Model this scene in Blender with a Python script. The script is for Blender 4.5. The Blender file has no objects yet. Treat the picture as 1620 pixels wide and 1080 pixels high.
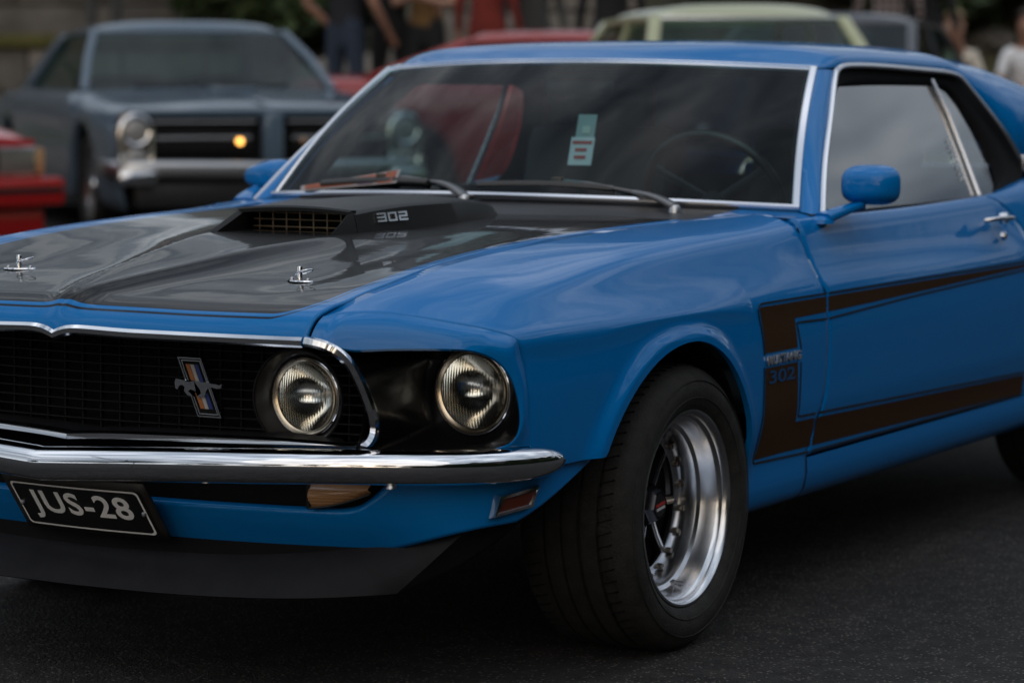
import bpy, bmesh, math, random
import numpy as np
from mathutils import Vector, Matrix
R = math.radians
random.seed(7)
S = bpy.context.scene
COL = S.collection

# ------------------------------------------------------------------ camera
CAM_POS = (5.278, 3.496, 1.205)
YAW, PITCH = R(29.99), R(5.40)
cam_d = bpy.data.cameras.new('camera')
cam = bpy.data.objects.new('camera', cam_d)
COL.objects.link(cam)
cam.location = CAM_POS
fwd = Vector((-math.cos(YAW)*math.cos(PITCH), -math.sin(YAW)*math.cos(PITCH), -math.sin(PITCH)))
cam.rotation_euler = fwd.to_track_quat('-Z', 'Y').to_euler()
cam_d.lens = 100.0
cam_d.sensor_width = 36.0
cam_d.sensor_fit = 'HORIZONTAL'
cam_d.clip_start = 0.05
cam_d.clip_end = 2000
cam_d.dof.use_dof = True
cam_d.dof.focus_distance = 5.58
cam_d.dof.aperture_fstop = 3.3
cam_d.dof.aperture_blades = 9
S.camera = cam

# ------------------------------------------------------------------ world: dusk sky with a broken cloud layer
SUN_EL, SUN_AZ = R(14), R(20)         # azimuth of the light's origin, measured from +x towards +y
W = bpy.data.worlds.new('World'); S.world = W; W.use_nodes = True
nt = W.node_tree; nt.nodes.clear()
def wn(t, **k):
    n = nt.nodes.new(t)
    for a, v in k.items(): setattr(n, a, v)
    return n
sky = wn('ShaderNodeTexSky', sky_type='NISHITA'); sky.sun_disc = False
sky.sun_elevation = SUN_EL; sky.sun_rotation = math.pi/2 - SUN_AZ
sky.altitude = 100; sky.air_density = 1.0; sky.dust_density = 2.0; sky.ozone_density = 1.0
geo = wn('ShaderNodeTexCoord')
sep = wn('ShaderNodeSeparateXYZ'); nt.links.new(geo.outputs['Generated'], sep.inputs[0])
zc = wn('ShaderNodeMath', operation='MAXIMUM'); zc.inputs[1].default_value = 0.0
nt.links.new(sep.outputs['Z'], zc.inputs[0])
za = wn('ShaderNodeMath', operation='ADD'); za.inputs[1].default_value = 0.09
nt.links.new(zc.outputs[0], za.inputs[0])
dv = wn('ShaderNodeVectorMath', operation='SCALE')
inv = wn('ShaderNodeMath', operation='DIVIDE'); inv.inputs[0].default_value = 1.0
nt.links.new(za.outputs[0], inv.inputs[1])
nt.links.new(geo.outputs['Generated'], dv.inputs[0]); nt.links.new(inv.outputs[0], dv.inputs['Scale'])
mp = wn('ShaderNodeMapping'); mp.inputs['Scale'].default_value = (0.8, 2.0, 0.0); mp.inputs['Rotation'].default_value = (0, 0, R(25))
nt.links.new(dv.outputs[0], mp.inputs['Vector'])
nz = wn('ShaderNodeTexNoise'); nz.inputs['Scale'].default_value = 2.0; nz.inputs['Detail'].default_value = 7; nz.inputs['Roughness'].default_value = 0.58; nz.inputs['Distortion'].default_value = 0.5
nt.links.new(mp.outputs[0], nz.inputs['Vector'])
rp = wn('ShaderNodeValToRGB')
rp.color_ramp.elements[0].position = 0.36; rp.color_ramp.elements[0].color = (1.6, 1.9, 2.4, 1)
rp.color_ramp.elements[1].position = 0.66; rp.color_ramp.elements[1].color = (8.8, 9.2, 9.7, 1)
e = rp.color_ramp.elements.new(0.5); e.color = (4.1, 4.6, 5.2, 1)
nt.links.new(nz.outputs['Fac'], rp.inputs['Fac'])
mx = wn('ShaderNodeMix', data_type='RGBA'); mx.inputs['Factor'].default_value = 0.86
nt.links.new(sky.outputs[0], mx.inputs['A']); nt.links.new(rp.outputs[0], mx.inputs['B'])
# an overcast sky is brighter overhead than at the horizon
gr = wn('ShaderNodeMapRange'); gr.inputs['From Min'].default_value = 0.0; gr.inputs['From Max'].default_value = 0.9; gr.inputs['To Min'].default_value = 0.40; gr.inputs['To Max'].default_value = 1.8
nt.links.new(zc.outputs[0], gr.inputs['Value'])
# dusk: the cloud deck is open along the horizon, which glows all round
hb = wn('ShaderNodeMapRange', interpolation_type='SMOOTHSTEP'); hb.inputs['From Min'].default_value = 0.05; hb.inputs['From Max'].default_value = 0.24; hb.inputs['To Min'].default_value = 1.25; hb.inputs['To Max'].default_value = 0.0
nt.links.new(zc.outputs[0], hb.inputs['Value'])
hb2 = wn('ShaderNodeMath', operation='ADD'); nt.links.new(gr.outputs[0], hb2.inputs[0]); nt.links.new(hb.outputs[0], hb2.inputs[1])
gm_ = wn('ShaderNodeVectorMath', operation='SCALE'); nt.links.new(mx.outputs['Result'], gm_.inputs[0]); nt.links.new(hb2.outputs[0], gm_.inputs['Scale'])
bg = wn('ShaderNodeBackground'); bg.inputs['Strength'].default_value = 0.10
nt.links.new(gm_.outputs[0], bg.inputs['Color'])
wo = wn('ShaderNodeOutputWorld'); nt.links.new(bg.outputs[0], wo.inputs['Surface'])

sun_d = bpy.data.lights.new('sun', 'SUN'); sun = bpy.data.objects.new('sun', sun_d); COL.objects.link(sun)
sun_d.energy = 0.5; sun_d.angle = R(60); sun_d.color = (1.0, 0.90, 0.78)
sd = Vector((math.cos(SUN_EL+R(16))*math.cos(SUN_AZ), math.cos(SUN_EL+R(16))*math.sin(SUN_AZ), math.sin(SUN_EL+R(16))))
sun.rotation_euler = sd.to_track_quat('Z', 'Y').to_euler()
sun.location = (0, 0, 12)

S.view_settings.view_transform = 'Standard'; S.view_settings.look = 'None'
S.view_settings.exposure = 0.0; S.view_settings.gamma = 1.0
S.render.engine = 'CYCLES'
S.cycles.use_denoising = True
S.cycles.max_bounces = 8; S.cycles.transparent_max_bounces = 16
S.cycles.sample_clamp_indirect = 6.0
S.cycles.caustics_reflective = False; S.cycles.caustics_refractive = False

# ------------------------------------------------------------------ materials
def mat(name, col, rough=0.5, metal=0.0, coat=0.0, coat_r=0.03, spec=0.5, var=0.0, vscale=20, bump=0.0, bscale=200, emis=None, estr=0.0, sheen=0.0, rvar=0.0):
    m = bpy.data.materials.new(name); m.use_nodes = True
    n = m.node_tree.nodes; l = m.node_tree.links; b = n['Principled BSDF']
    b.inputs['Base Color'].default_value = (*col, 1); b.inputs['Roughness'].default_value = rough
    b.inputs['Metallic'].default_value = metal; b.inputs['Coat Weight'].default_value = coat
    b.inputs['Coat Roughness'].default_value = coat_r; b.inputs['Specular IOR Level'].default_value = spec
    if emis: b.inputs['Emission Color'].default_value = (*emis, 1); b.inputs['Emission Strength'].default_value = estr
    if var or bump or rvar:
        tc = n.new('ShaderNodeTexCoord')
    if var:
        nz = n.new('ShaderNodeTexNoise'); nz.inputs['Scale'].default_value = vscale; nz.inputs['Detail'].default_value = 6
        nz.inputs['Roughness'].default_value = 0.65
        l.new(tc.outputs['Object'], nz.inputs['Vector'])
        r = n.new('ShaderNodeValToRGB')
        r.color_ramp.elements[0].position = 0.3; r.color_ramp.elements[1].position = 0.7
        r.color_ramp.elements[0].color = (*[c*(1-var) for c in col], 1)
        r.color_ramp.elements[1].color = (*[min(1, c*(1+var)) for c in col], 1)
        l.new(nz.outputs['Fac'], r.inputs['Fac']); l.new(r.outputs[0], b.inputs['Base Color'])
    if rvar:
        nz3 = n.new('ShaderNodeTexNoise'); nz3.inputs['Scale'].default_value = vscale; nz3.inputs['Detail'].default_value = 5
        l.new(tc.outputs['Object'], nz3.inputs['Vector'])
        mr = n.new('ShaderNodeMapRange'); mr.inputs['To Min'].default_value = max(0, rough-rvar); mr.inputs['To Max'].default_value = rough+rvar
        mr.inputs['From Min'].default_value = 0.3; mr.inputs['From Max'].default_value = 0.7
        l.new(nz3.outputs['Fac'], mr.inputs['Value']); l.new(mr.outputs[0], b.inputs['Roughness'])
    if bump:
        nz2 = n.new('ShaderNodeTexNoise'); nz2.inputs['Scale'].default_value = bscale; nz2.inputs['Detail'].default_value = 4
        l.new(tc.outputs['Object'], nz2.inputs['Vector'])
        bp = n.new('ShaderNodeBump'); bp.inputs['Strength'].default_value = bump; bp.inputs['Distance'].default_value = 0.01
        l.new(nz2.outputs['Fac'], bp.inputs['Height']); l.new(bp.outputs[0], b.inputs['Normal'])
    return m

def paint(name, col, rough=0.45, coat=1.0):
    """two-layer car paint with a faint orange peel in the clear coat"""
    m = mat(name, col, rough=rough, coat=coat, coat_r=0.02)
    n = m.node_tree.nodes; l = m.node_tree.links; b = n['Principled BSDF']
    b.inputs['Coat IOR'].default_value = 1.5; b.inputs['Specular IOR Level'].default_value = 0.05
    tc = n.new('ShaderNodeTexCoord')
    nz = n.new('ShaderNodeTexNoise'); nz.inputs['Scale'].default_value = 9; nz.inputs['Detail'].default_value = 3
    l.new(tc.outputs['Object'], nz.inputs['Vector'])
    bp = n.new('ShaderNodeBump'); bp.inputs['Strength'].default_value = 0.02; bp.inputs['Distance'].default_value = 0.02
    l.new(nz.outputs['Fac'], bp.inputs['Height'])
    l.new(bp.outputs[0], b.inputs['Coat Normal'])
    return m

def glass(name, tint=(0.75, 0.82, 0.80), ior=1.5, mult=1.0):
    """single thin pane: tinted see-through plus mirror reflection by Fresnel"""
    m = bpy.data.materials.new(name); m.use_nodes = True
    n = m.node_tree.nodes; l = m.node_tree.links; n.clear()
    o = n.new('ShaderNodeOutputMaterial'); mxs = n.new('ShaderNodeMixShader')
    tr = n.new('ShaderNodeBsdfTransparent'); tr.inputs[0].default_value = (*tint, 1)
    gl = n.new('ShaderNodeBsdfGlossy'); gl.inputs['Roughness'].default_value = 0.015; gl.inputs['Color'].default_value = (1, 1, 1, 1)
    fr = n.new('ShaderNodeFresnel'); fr.inputs['IOR'].default_value = ior
    mu = n.new('ShaderNodeMath'); mu.operation = 'MULTIPLY'; mu.inputs[1].default_value = mult; mu.use_clamp = True
    gm = n.new('ShaderNodeNewGeometry'); sw_ = n.new('ShaderNodeMapRange')      # a pane reflects alike from both faces
    sw_.inputs['To Min'].default_value = ior; sw_.inputs['To Max'].default_value = 1/ior
    l.new(gm.outputs['Backfacing'], sw_.inputs['Value']); l.new(sw_.outputs[0], fr.inputs['IOR'])
    l.new(fr.outputs[0], mu.inputs[0]); l.new(mu.outputs[0], mxs.inputs['Fac'])
    l.new(tr.outputs[0], mxs.inputs[1]); l.new(gl.outputs[0], mxs.inputs[2]); l.new(mxs.outputs[0], o.inputs[0])
    return m

BLUE = paint('blue_car_paint', (0.0, 0.160, 0.46), 0.4, 0.68)
CHROME = mat('chrome', (0.78, 0.79, 0.82), rough=0.07, metal=1.0)
ALLOY = mat('polished_alloy', (0.64, 0.65, 0.68), rough=0.21, metal=1.0, var=0.05, vscale=40)
STEEL = mat('brushed_steel', (0.5, 0.5, 0.51), rough=0.32, metal=1.0)
TRIM = mat('bright_trim', (0.80, 0.80, 0.84), rough=0.22, metal=1.0)
SATIN = mat('satin_black', (0.012, 0.012, 0.014), rough=0.42)
GLOSSB = mat('gloss_black', (0.006, 0.006, 0.007), rough=0.3, coat=0.2, coat_r=0.1, spec=0.3)
MATTEB = mat('matte_black', (0.006, 0.006, 0.0065), rough=0.8, bump=0.2, bscale=300, spec=0.15)
SPOILER = mat('chin_spoiler_black', (0.015, 0.015, 0.0175), rough=0.6, bump=0.15, bscale=500, var=0.2, vscale=12, spec=0.12)
RUBBER = mat('tyre_rubber', (0.020, 0.0185, 0.0165), rough=0.75, var=0.45, vscale=26, bump=0.25, bscale=160, spec=0.35)
STRIPE = mat('stripe_black', (0.046, 0.021, 0.008), rough=0.45, spec=0.12)
VINYL = mat('interior_vinyl', (0.016, 0.016, 0.017), rough=0.55, bump=0.2, bscale=400)
GLASS_WS = glass('windshield_glass', (0.56, 0.76, 0.80), 1.45, 0.5)
GLASS_SIDE = glass('side_glass', (0.60, 0.68, 0.68), 1.55, 2.6)
WHITE = mat('white_print', (0.62, 0.60, 0.58), rough=0.5)
RED = mat('red_print', (0.45, 0.03, 0.02), rough=0.5)

# ------------------------------------------------------------------ numeric helpers
def pchip(xs, ys):
    xs = np.asarray(xs, float); ys = np.asarray(ys, float)
    o_ = np.argsort(xs, kind='stable'); xs = xs[o_]; ys = ys[o_]
    h = np.diff(xs); d = np.diff(ys)/h
    m = np.zeros_like(ys)
    m[0], m[-1] = d[0], d[-1]
    for i in range(1, len(xs)-1):
        if d[i-1]*d[i] > 0:
            w1 = 2*h[i]+h[i-1]; w2 = h[i]+2*h[i-1]
            m[i] = (w1+w2)/(w1/d[i-1]+w2/d[i])
    def f(x):
        x = np.clip(np.asarray(x, float), xs[0], xs[-1])
        i = np.clip(np.searchsorted(xs, x)-1, 0, len(h)-1)
        t = (x-xs[i])/h[i]
        return (ys[i]*(1+2*t)*(1-t)**2 + m[i]*h[i]*t*(1-t)**2 + ys[i+1]*t*t*(3-2*t) + m[i+1]*h[i]*t*t*(t-1))
    return f

def nspline(P, n, closed=False, ts=None):
    """natural cubic spline through points, resampled to n points evenly in parameter"""
    P = np.asarray(P, float)
    if closed: P = np.vstack([P[-3:], P, P[:4]]) if len(P) > 3 else P
    d = np.sqrt((np.diff(P, axis=0)**2).sum(1)); d[d < 1e-9] = 1e-9
    t = np.concatenate([[0], np.cumsum(d)]); k = len(P)
    h = np.diff(t); A = np.zeros((k, k)); B = np.zeros((k, P.shape[1])); A[0, 0] = A[-1, -1] = 1
    for i in range(1, k-1):
        A[i, i-1] = h[i-1]; A[i, i] = 2*(h[i-1]+h[i]); A[i, i+1] = h[i]
        B[i] = 6*((P[i+1]-P[i])/h[i]-(P[i]-P[i-1])/h[i-1])
    M = np.linalg.solve(A, B)
    if closed: a, b = t[3], t[-4]; q = np.linspace(a, b, n+1)[:-1]
    elif ts is not None: q = np.asarray(ts)*t[-1]
    else: q = np.linspace(0, t[-1], n)
    i = np.clip(np.searchsorted(t, q)-1, 0, k-2)
    u = (q-t[i])[:, None]; hh = h[i][:, None]
    return (M[i]*(hh-u)**3+M[i+1]*u**3)/(6*hh)+(P[i]/hh-M[i]*hh/6)*(hh-u)+(P[i+1]/hh-M[i+1]*hh/6)*u

def poly(P, n):
    """even resampling of a polyline"""
    P = np.asarray(P, float); d = np.sqrt((np.diff(P, axis=0)**2).sum(1)); t = np.concatenate([[0], np.cumsum(d)])
    q = np.linspace(0, t[-1], n)
    return np.stack([np.interp(q, t, P[:, k]) for k in range(P.shape[1])], 1)

# ------------------------------------------------------------------ mesh helpers
def link(o, parent=None):
    COL.objects.link(o)
    if parent is not None: o.parent = parent
    return o

def mesh_obj(name, verts, faces, m, parent=None, smooth=True, angle=None, mats=None, fm=None):
    me = bpy.data.meshes.new(name)
    me.from_pydata([tuple(map(float, v)) for v in verts], [], [tuple(int(i) for i in f) for f in faces])
    me.update()
    for q in ([m] if mats is None else mats): me.materials.append(q)
    if fm is not None: me.polygons.foreach_set('material_index', fm)
    if smooth: me.polygons.foreach_set('use_smooth', [True]*len(me.polygons))
    if angle is not None: sharp(me, angle)
    o = bpy.data.objects.new(name, me)
    return link(o, parent)

def sharp(me, deg):
    bm = bmesh.new(); bm.from_mesh(me)
    for ed in bm.edges:
        if len(ed.link_faces) == 2:
            ed.smooth = ed.calc_face_angle(0) < R(deg)
    for f in bm.faces: f.smooth = True
    bm.to_mesh(me); bm.free()

def bm_obj(name, bm, m, parent=None, angle=35, mats=None):
    me = bpy.data.meshes.new(name); bm.normal_update(); bm.to_mesh(me); bm.free()
    for q in ([m] if mats is None else mats): me.materials.append(q)
    if angle is not None: sharp(me, angle)
    o = bpy.data.objects.new(name, me)
    return link(o, parent)

def gridf(nu, nv, off=0, cu=False, cv=False, flip=False):
    F = []
    for i in range(nu if cu else nu-1):
        for j in range(nv if cv else nv-1):
            a = i*nv+j; b = ((i+1) % nu)*nv+j; c = ((i+1) % nu)*nv+(j+1) % nv; d = i*nv+(j+1) % nv
            F.append((off+a, off+d, off+c, off+b) if flip else (off+a, off+b, off+c, off+d))
    return F

def grid_obj(name, P, m, parent=None, flip=False, cu=False, cv=False, angle=None, mirror=False, solid=0.0):
    P = np.asarray(P, float); nu, nv = P.shape[:2]
    V = P.reshape(-1, 3).copy()
    if mirror: V[:, 1] *= -1
    o = mesh_obj(name, V, gridf(nu, nv, cu=cu, cv=cv, flip=flip != mirror), m, parent, angle=angle)
    if solid:
        md = o.modifiers.new('solid', 'SOLIDIFY'); md.thickness = solid; md.offset = -1
    return o

def frames(path, closed=False, up=(0, 0, 1)):
    path = np.asarray(path, float); n = len(path)
    if closed: T = np.roll(path, -1, 0)-np.roll(path, 1, 0)
    else: T = np.gradient(path, axis=0)
    T /= np.linalg.norm(T, axis=1)[:, None]+1e-12
    up = np.asarray(up, float)
    if up.ndim == 1: up = np.tile(up, (n, 1))
    Sd = np.cross(T, up); Sd /= np.linalg.norm(Sd, axis=1)[:, None]+1e-12
    U = np.cross(Sd, T)
    return T, Sd, U

def sweep(name, path, prof, m, parent=None, closed=False, up=(0, 0, 1), caps=True, scale=None, angle=40, mirror=False, cprof=True):
    """sweep closed profile [(side, up)] along path"""
    path = np.asarray(path, float); prof = np.asarray(prof, float)
    T, Sd, U = frames(path, closed, up); n, k = len(path), len(prof)
    sc = np.ones(n) if scale is None else np.asarray(scale, float)
    V = path[:, None, :]+Sd[:, None, :]*(prof[None, :, 0:1]*sc[:, None, None])+U[:, None, :]*(prof[None, :, 1:2]*sc[:, None, None])
    V = V.reshape(-1, 3)
    F = gridf(n, k, cu=closed, cv=cprof)
    if caps and not closed and cprof:
        F += [tuple(range(k))[::-1], tuple(range((n-1)*k, n*k))]
    if mirror: V = V*[1, -1, 1]; F = [f[::-1] for f in F]
    o = mesh_obj(name, V, F, m, parent)
    bm = bmesh.new(); bm.from_mesh(o.data); bmesh.ops.recalc_face_normals(bm, faces=bm.faces); bm.to_mesh(o.data); bm.free()
    if angle is not None: sharp(o.data, angle)
    return o

def circ(r, n=10, ph=0.0):
    return [(r*math.cos(2*math.pi*i/n+ph), r*math.sin(2*math.pi*i/n+ph)) for i in range(n)]

def rrect(w, h, r, n=4):
    P = []
    for cx, cy, a0 in ((w/2-r, h/2-r, 0), (-w/2+r, h/2-r, 90), (-w/2+r, -h/2+r, 180), (w/2-r, -h/2+r, 270)):
        for i in range(n+1):
            a = R(a0+90*i/n); P.append((cx+r*math.cos(a), cy+r*math.sin(a)))
    return P

def lathe(name, prof, m, parent=None, n=48, axis='y', loc=(0, 0, 0), angle=35, closed=False, mats=None, matf=None):
    """prof: (radius, along-axis) pairs"""
    prof = np.asarray(prof, float); k = len(prof)
    V = []
    for i in range(n):
        a = 2*math.pi*i/n; c, s = math.cos(a), math.sin(a)
        for r, h in prof:
            V.append({'y': (r*c, h, r*s), 'x': (h, r*c, r*s), 'z': (r*c, r*s, h)}[axis])
    V = np.array(V)+np.array(loc)
    F = gridf(n, k, cu=True, cv=closed)
    o = mesh_obj(name, V, F, m, parent)
    bm = bmesh.new(); bm.from_mesh(o.data); bmesh.ops.remove_doubles(bm, verts=bm.verts, dist=1e-6)
    bmesh.ops.recalc_face_normals(bm, faces=bm.faces); bm.to_mesh(o.data); bm.free()
    if angle is not None: sharp(o.data, angle)
    return o

def box_bm(bm, c, s, bev=0.0, rot=None):
    M = Matrix.Translation(c)
    if rot is not None: M = M @ rot.to_4x4()
    r = bmesh.ops.create_cube(bm, size=1.0, matrix=M @ Matrix.Diagonal((*s, 1)))
    if bev:
        vs = set(r['verts']); es = [e_ for e_ in bm.edges if e_.verts[0] in vs and e_.verts[1] in vs]
        bmesh.ops.bevel(bm, geom=es, offset=bev, segments=2, profile=0.6, affect='EDGES')

def box(name, c, s, m, parent=None, bev=0.0, rot=None, angle=35):
    bm = bmesh.new(); box_bm(bm, Vector(c), s, bev, rot)
    return bm_obj(name, bm, m, parent, angle)

def empty(name, loc=(0, 0, 0), rz=0.0, label=None, cat=None, group=None):
    o = bpy.data.objects.new(name, None); COL.objects.link(o)
    o.location = loc; o.rotation_euler = (0, 0, rz); o.empty_display_size = 0.2
    tag(o, label, cat, group)
    return o

def tag(o, label=None, cat=None, group=None, kind=None):
    if label: o['label'] = label
    if cat: o['category'] = cat
    if group: o['group'] = group
    if kind: o['kind'] = kind
    return o

def text_mesh(name, txt, size, m, parent=None, depth=0.001, align='CENTER', sx=1.0, bold=0.0, spacing=1.0):
    c = bpy.data.curves.new(name, 'FONT'); c.body = txt; c.size = size; c.extrude = depth; c.offset = bold
    c.align_x = align; c.align_y = 'CENTER'; c.space_character = spacing; c.resolution_u = 4
    t = bpy.data.objects.new(name, c); COL.objects.link(t)
    dg = bpy.context.evaluated_depsgraph_get(); dg.update()
    me = bpy.data.meshes.new_from_object(t.evaluated_get(dg)); bpy.data.objects.remove(t)
    me.materials.clear(); me.materials.append(m)
    for v in me.vertices: v.co.x *= sx
    o = bpy.data.objects.new(name, me)
    return link(o, parent)

def smooth01(t): t = np.clip(t, 0, 1); return t*t*(3-2*t)
# ================================================================== ground
def ground_z(x, y):
    s = (5.278-x)*.866+(3.496-y)*.5
    t = max(0.0, s-8.5)
    return .0155*(t*t/(t+2.0))
def ground():
    fx = np.array([-.866, -.5]); rx = np.array([.5, -.866]) 
    ss = np.concatenate([np.linspace(-60, 0, 8)[:-1], np.linspace(0, 36, 60), np.linspace(40, 700, 14)])
    ts = np.concatenate([np.linspace(-500, -20, 8)[:-1], np.linspace(-20, 20, 30), np.linspace(20, 500, 8)[1:]])
    G = []
    for s in ss:
        row = []
        for t in ts:
            p = np.array([5.278, 3.496])+fx*s+rx*t; row.append((p[0], p[1], ground_z(*p)))
        G.append(row)
    m = bpy.data.materials.new('asphalt'); m.use_nodes = True
    n = m.node_tree.nodes; l = m.node_tree.links; b = n['Principled BSDF']
    tc = n.new('ShaderNodeTexCoord')
    def noise(sc, det=4, ro=.6):
        q = n.new('ShaderNodeTexNoise'); q.inputs['Scale'].default_value = sc; q.inputs['Detail'].default_value = det; q.inputs['Roughness'].default_value = ro
        l.new(tc.outputs['Object'], q.inputs['Vector']); return q
    vor = n.new('ShaderNodeTexVoronoi'); vor.inputs['Scale'].default_value = 210; l.new(tc.outputs['Object'], vor.inputs['Vector'])
    vor2 = n.new('ShaderNodeTexVoronoi'); vor2.inputs['Scale'].default_value = 115; l.new(tc.outputs['Object'], vor2.inputs['Vector'])
    big = noise(1.3, 6, .6); mid = noise(14, 5, .65)
    r1 = n.new('ShaderNodeValToRGB'); r1.color_ramp.elements[0].color = (.0165, .0155, .015, 1); r1.color_ramp.elements[1].color = (.044, .041, .039, 1)
    r1.color_ramp.elements[0].position = .32; r1.color_ramp.elements[1].position = .72
    l.new(mid.outputs['Fac'], r1.inputs['Fac'])
    # pale aggregate chips: only some cells
    cr = n.new('ShaderNodeSeparateColor'); l.new(vor2.outputs['Color'], cr.inputs[0])
    g1 = n.new('ShaderNodeMath'); g1.operation = 'GREATER_THAN'; g1.inputs[1].default_value = .74; l.new(cr.outputs[0], g1.inputs[0])
    d1 = n.new('ShaderNodeMath'); d1.operation = 'LESS_THAN'; d1.inputs[1].default_value = .34; l.new(vor2.outputs['Distance'], d1.inputs[0])
    ml = n.new('ShaderNodeMath'); ml.operation = 'MULTIPLY'; l.new(g1.outputs[0], ml.inputs[0]); l.new(d1.outputs[0], ml.inputs[1])
    mxx = n.new('ShaderNodeMix'); mxx.data_type = 'RGBA'; mxx.inputs['B'].default_value = (.17, .155, .14, 1)
    l.new(ml.outputs[0], mxx.inputs['Factor']); l.new(r1.outputs[0], mxx.inputs['A'])
    mu = n.new('ShaderNodeMix'); mu.data_type = 'RGBA'; mu.blend_type = 'MULTIPLY'; mu.inputs['Factor'].default_value = .8
    r2 = n.new('ShaderNodeValToRGB'); r2.color_ramp.elements[0].position = .3; r2.color_ramp.elements[1].position = .7
    r2.color_ramp.elements[0].color = (.55, .54, .54, 1); r2.color_ramp.elements[1].color = (1.35, 1.32, 1.30, 1); l.new(big.outputs['Fac'], r2.inputs['Fac'])
    l.new(mxx.outputs['Result'], mu.inputs['A']); l.new(r2.outputs[0], mu.inputs['B']); l.new(mu.outputs['Result'], b.inputs['Base Color'])
    b.inputs['Roughness'].default_value = .82; b.inputs['Specular IOR Level'].default_value = .25
    bp = n.new('ShaderNodeBump'); bp.inputs['Strength'].default_value = .9; bp.inputs['Distance'].default_value = .004
    l.new(vor.outputs['Distance'], bp.inputs['Height']); 
    bp2 = n.new('ShaderNodeBump'); bp2.inputs['Strength'].default_value = .5; bp2.inputs['Distance'].default_value = .008
    l.new(vor2.outputs['Distance'], bp2.inputs['Height']); l.new(bp.outputs[0], bp2.inputs['Normal']); l.new(bp2.outputs[0], b.inputs['Normal'])
    o = grid_obj('ground', np.array(G), m, None, flip=False)
    tag(o, kind='structure')
ground()
# ================================================================== THE BLUE COUPE (front axle at x=0, nose towards +x, left side +y)
CAR = empty('sports_coupe', (0, 0, 0), 0, 'bright blue fastback coupe with black hood, black side stripes and chrome bumper', 'car')

def part(o, label=None):
    if label: o['label'] = label
    return o

# ---- section table: rows 0..4 seam -> crown -> crease, rows 4..9 crease -> sill
ST = [0.93, 0.80, 0.70, 0.55, 0.35, 0.10, -0.20, -0.45, -0.67]
ROW = {
 0: [(.574,.752),(.588,.789),(.598,.808),(.604,.832),(.610,.850),(.618,.862),(.624,.870),(.630,.874),(.66,.878)],
 1: [(.645,.749),(.672,.775),(.690,.794),(.70,.817),(.706,.834),(.711,.851),(.715,.863),(.720,.870),(.748,.880)],
 2: [(.71,.738),(.752,.750),(.780,.765),(.795,.789),(.800,.807),(.802,.832),(.803,.848),(.807,.856),(.820,.860)],
 3: [(.755,.722),(.800,.728),(.826,.740),(.838,.750),(.840,.757),(.841,.766),(.842,.773),(.845,.779),(.848,.783)],
 4: [(.79,.703),(.838,.708),(.866,.711),(.880,.711),(.885,.711),(.885,.710),(.885,.709),(.885,.709),(.885,.708)],
}
ST2 = [-.67, -1.2, -1.88, -2.3, -2.743, -3.2, -3.6, -3.72]
ROW2 = {
 0: [(.785,.868),(.786,.866),(.786,.874),(.775,.915),(.765,.935),(.755,.94),(.72,.935),(.70,.93)],
 1: [(.803,.872),(.804,.870),(.805,.880),(.815,.912),(.825,.925),(.815,.93),(.775,.925),(.75,.92)],
 2: [(.822,.858),(.823,.858),(.826,.865),(.848,.88),(.868,.89),(.858,.893),(.81,.892),(.785,.888)],
 3: [(.848,.783),(.848,.783),(.851,.787),(.872,.805),(.886,.81),(.878,.812),(.835,.812),(.81,.81)],
 4: [(.885,.708),(.885,.709),(.885,.712),(.886,.716),(.89,.72),(.88,.722),(.84,.722),(.815,.72)],
}
LOWR = [(.8835,.696),(.888,.60),(.885,.47),(.866,.335),(.867,.30),(.861,.265),(.845,.241),(.815,.229)]
def _mk(st, row):
    return {r: (pchip(st, [p[0] for p in v]), pchip(st, [p[1] for p in v])) for r, v in row.items()}
F1, F2 = _mk(ST, ROW), _mk(ST2, ROW2)
ylow_scale = pchip([-3.72, -3.2, -2.5, -.7, .3, .5, .62, .72, .80], [.92, .985, 1.0, 1.0, 1.0, .994, .985, .972, .945])

def upper(x, F, n):
    P = np.array([[F[r][0](x), F[r][1](x)] for r in range(5)])
    h = n//2
    Q = np.vstack([nspline(P[:3], h+1), nspline(P[2:], n-h)[1:]])      # fender blade: an edge at row 2, eased by a small radius
    for _ in range(2): Q[h-1:h+2] = .25*Q[h-2:h+1]+.5*Q[h-1:h+2]+.25*Q[h:h+3]
    return Q

YL = pchip([p[1] for p in LOWR]+[.711], [p[0] for p in LOWR]+[.885])
ARC = dict(xc=.035, zc=.295, h=.358, af=.415, ar=.325)
RARC = dict(xc=-2.743, zc=.295, h=.345, af=.37, ar=.37)
def arch_z(x, A):
    a = np.where(x > A['xc'], A['af'], A['ar']); u = (x-A['xc'])/a
    return np.where(np.abs(u) < 1, A['zc']+A['h']*np.sqrt(np.clip(1-u*u, 0, 1)), -9)
def lowy(x, z):
    y = YL(z)*ylow_scale(x)
    for A in (ARC, RARC):
        a = np.where(x > A['xc'], A['af'], A['ar'])
        rr = np.sqrt(((x-A['xc'])/a)**2+((z-A['zc'])/A['h'])**2)      # 1 on the lip
        d = (rr-1)*.345
        y = y+.016*np.exp(-(np.maximum(d-.014, 0)/.020)**2)*smooth01((z-.30)/.12)*(d > -.1)
    return y

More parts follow.
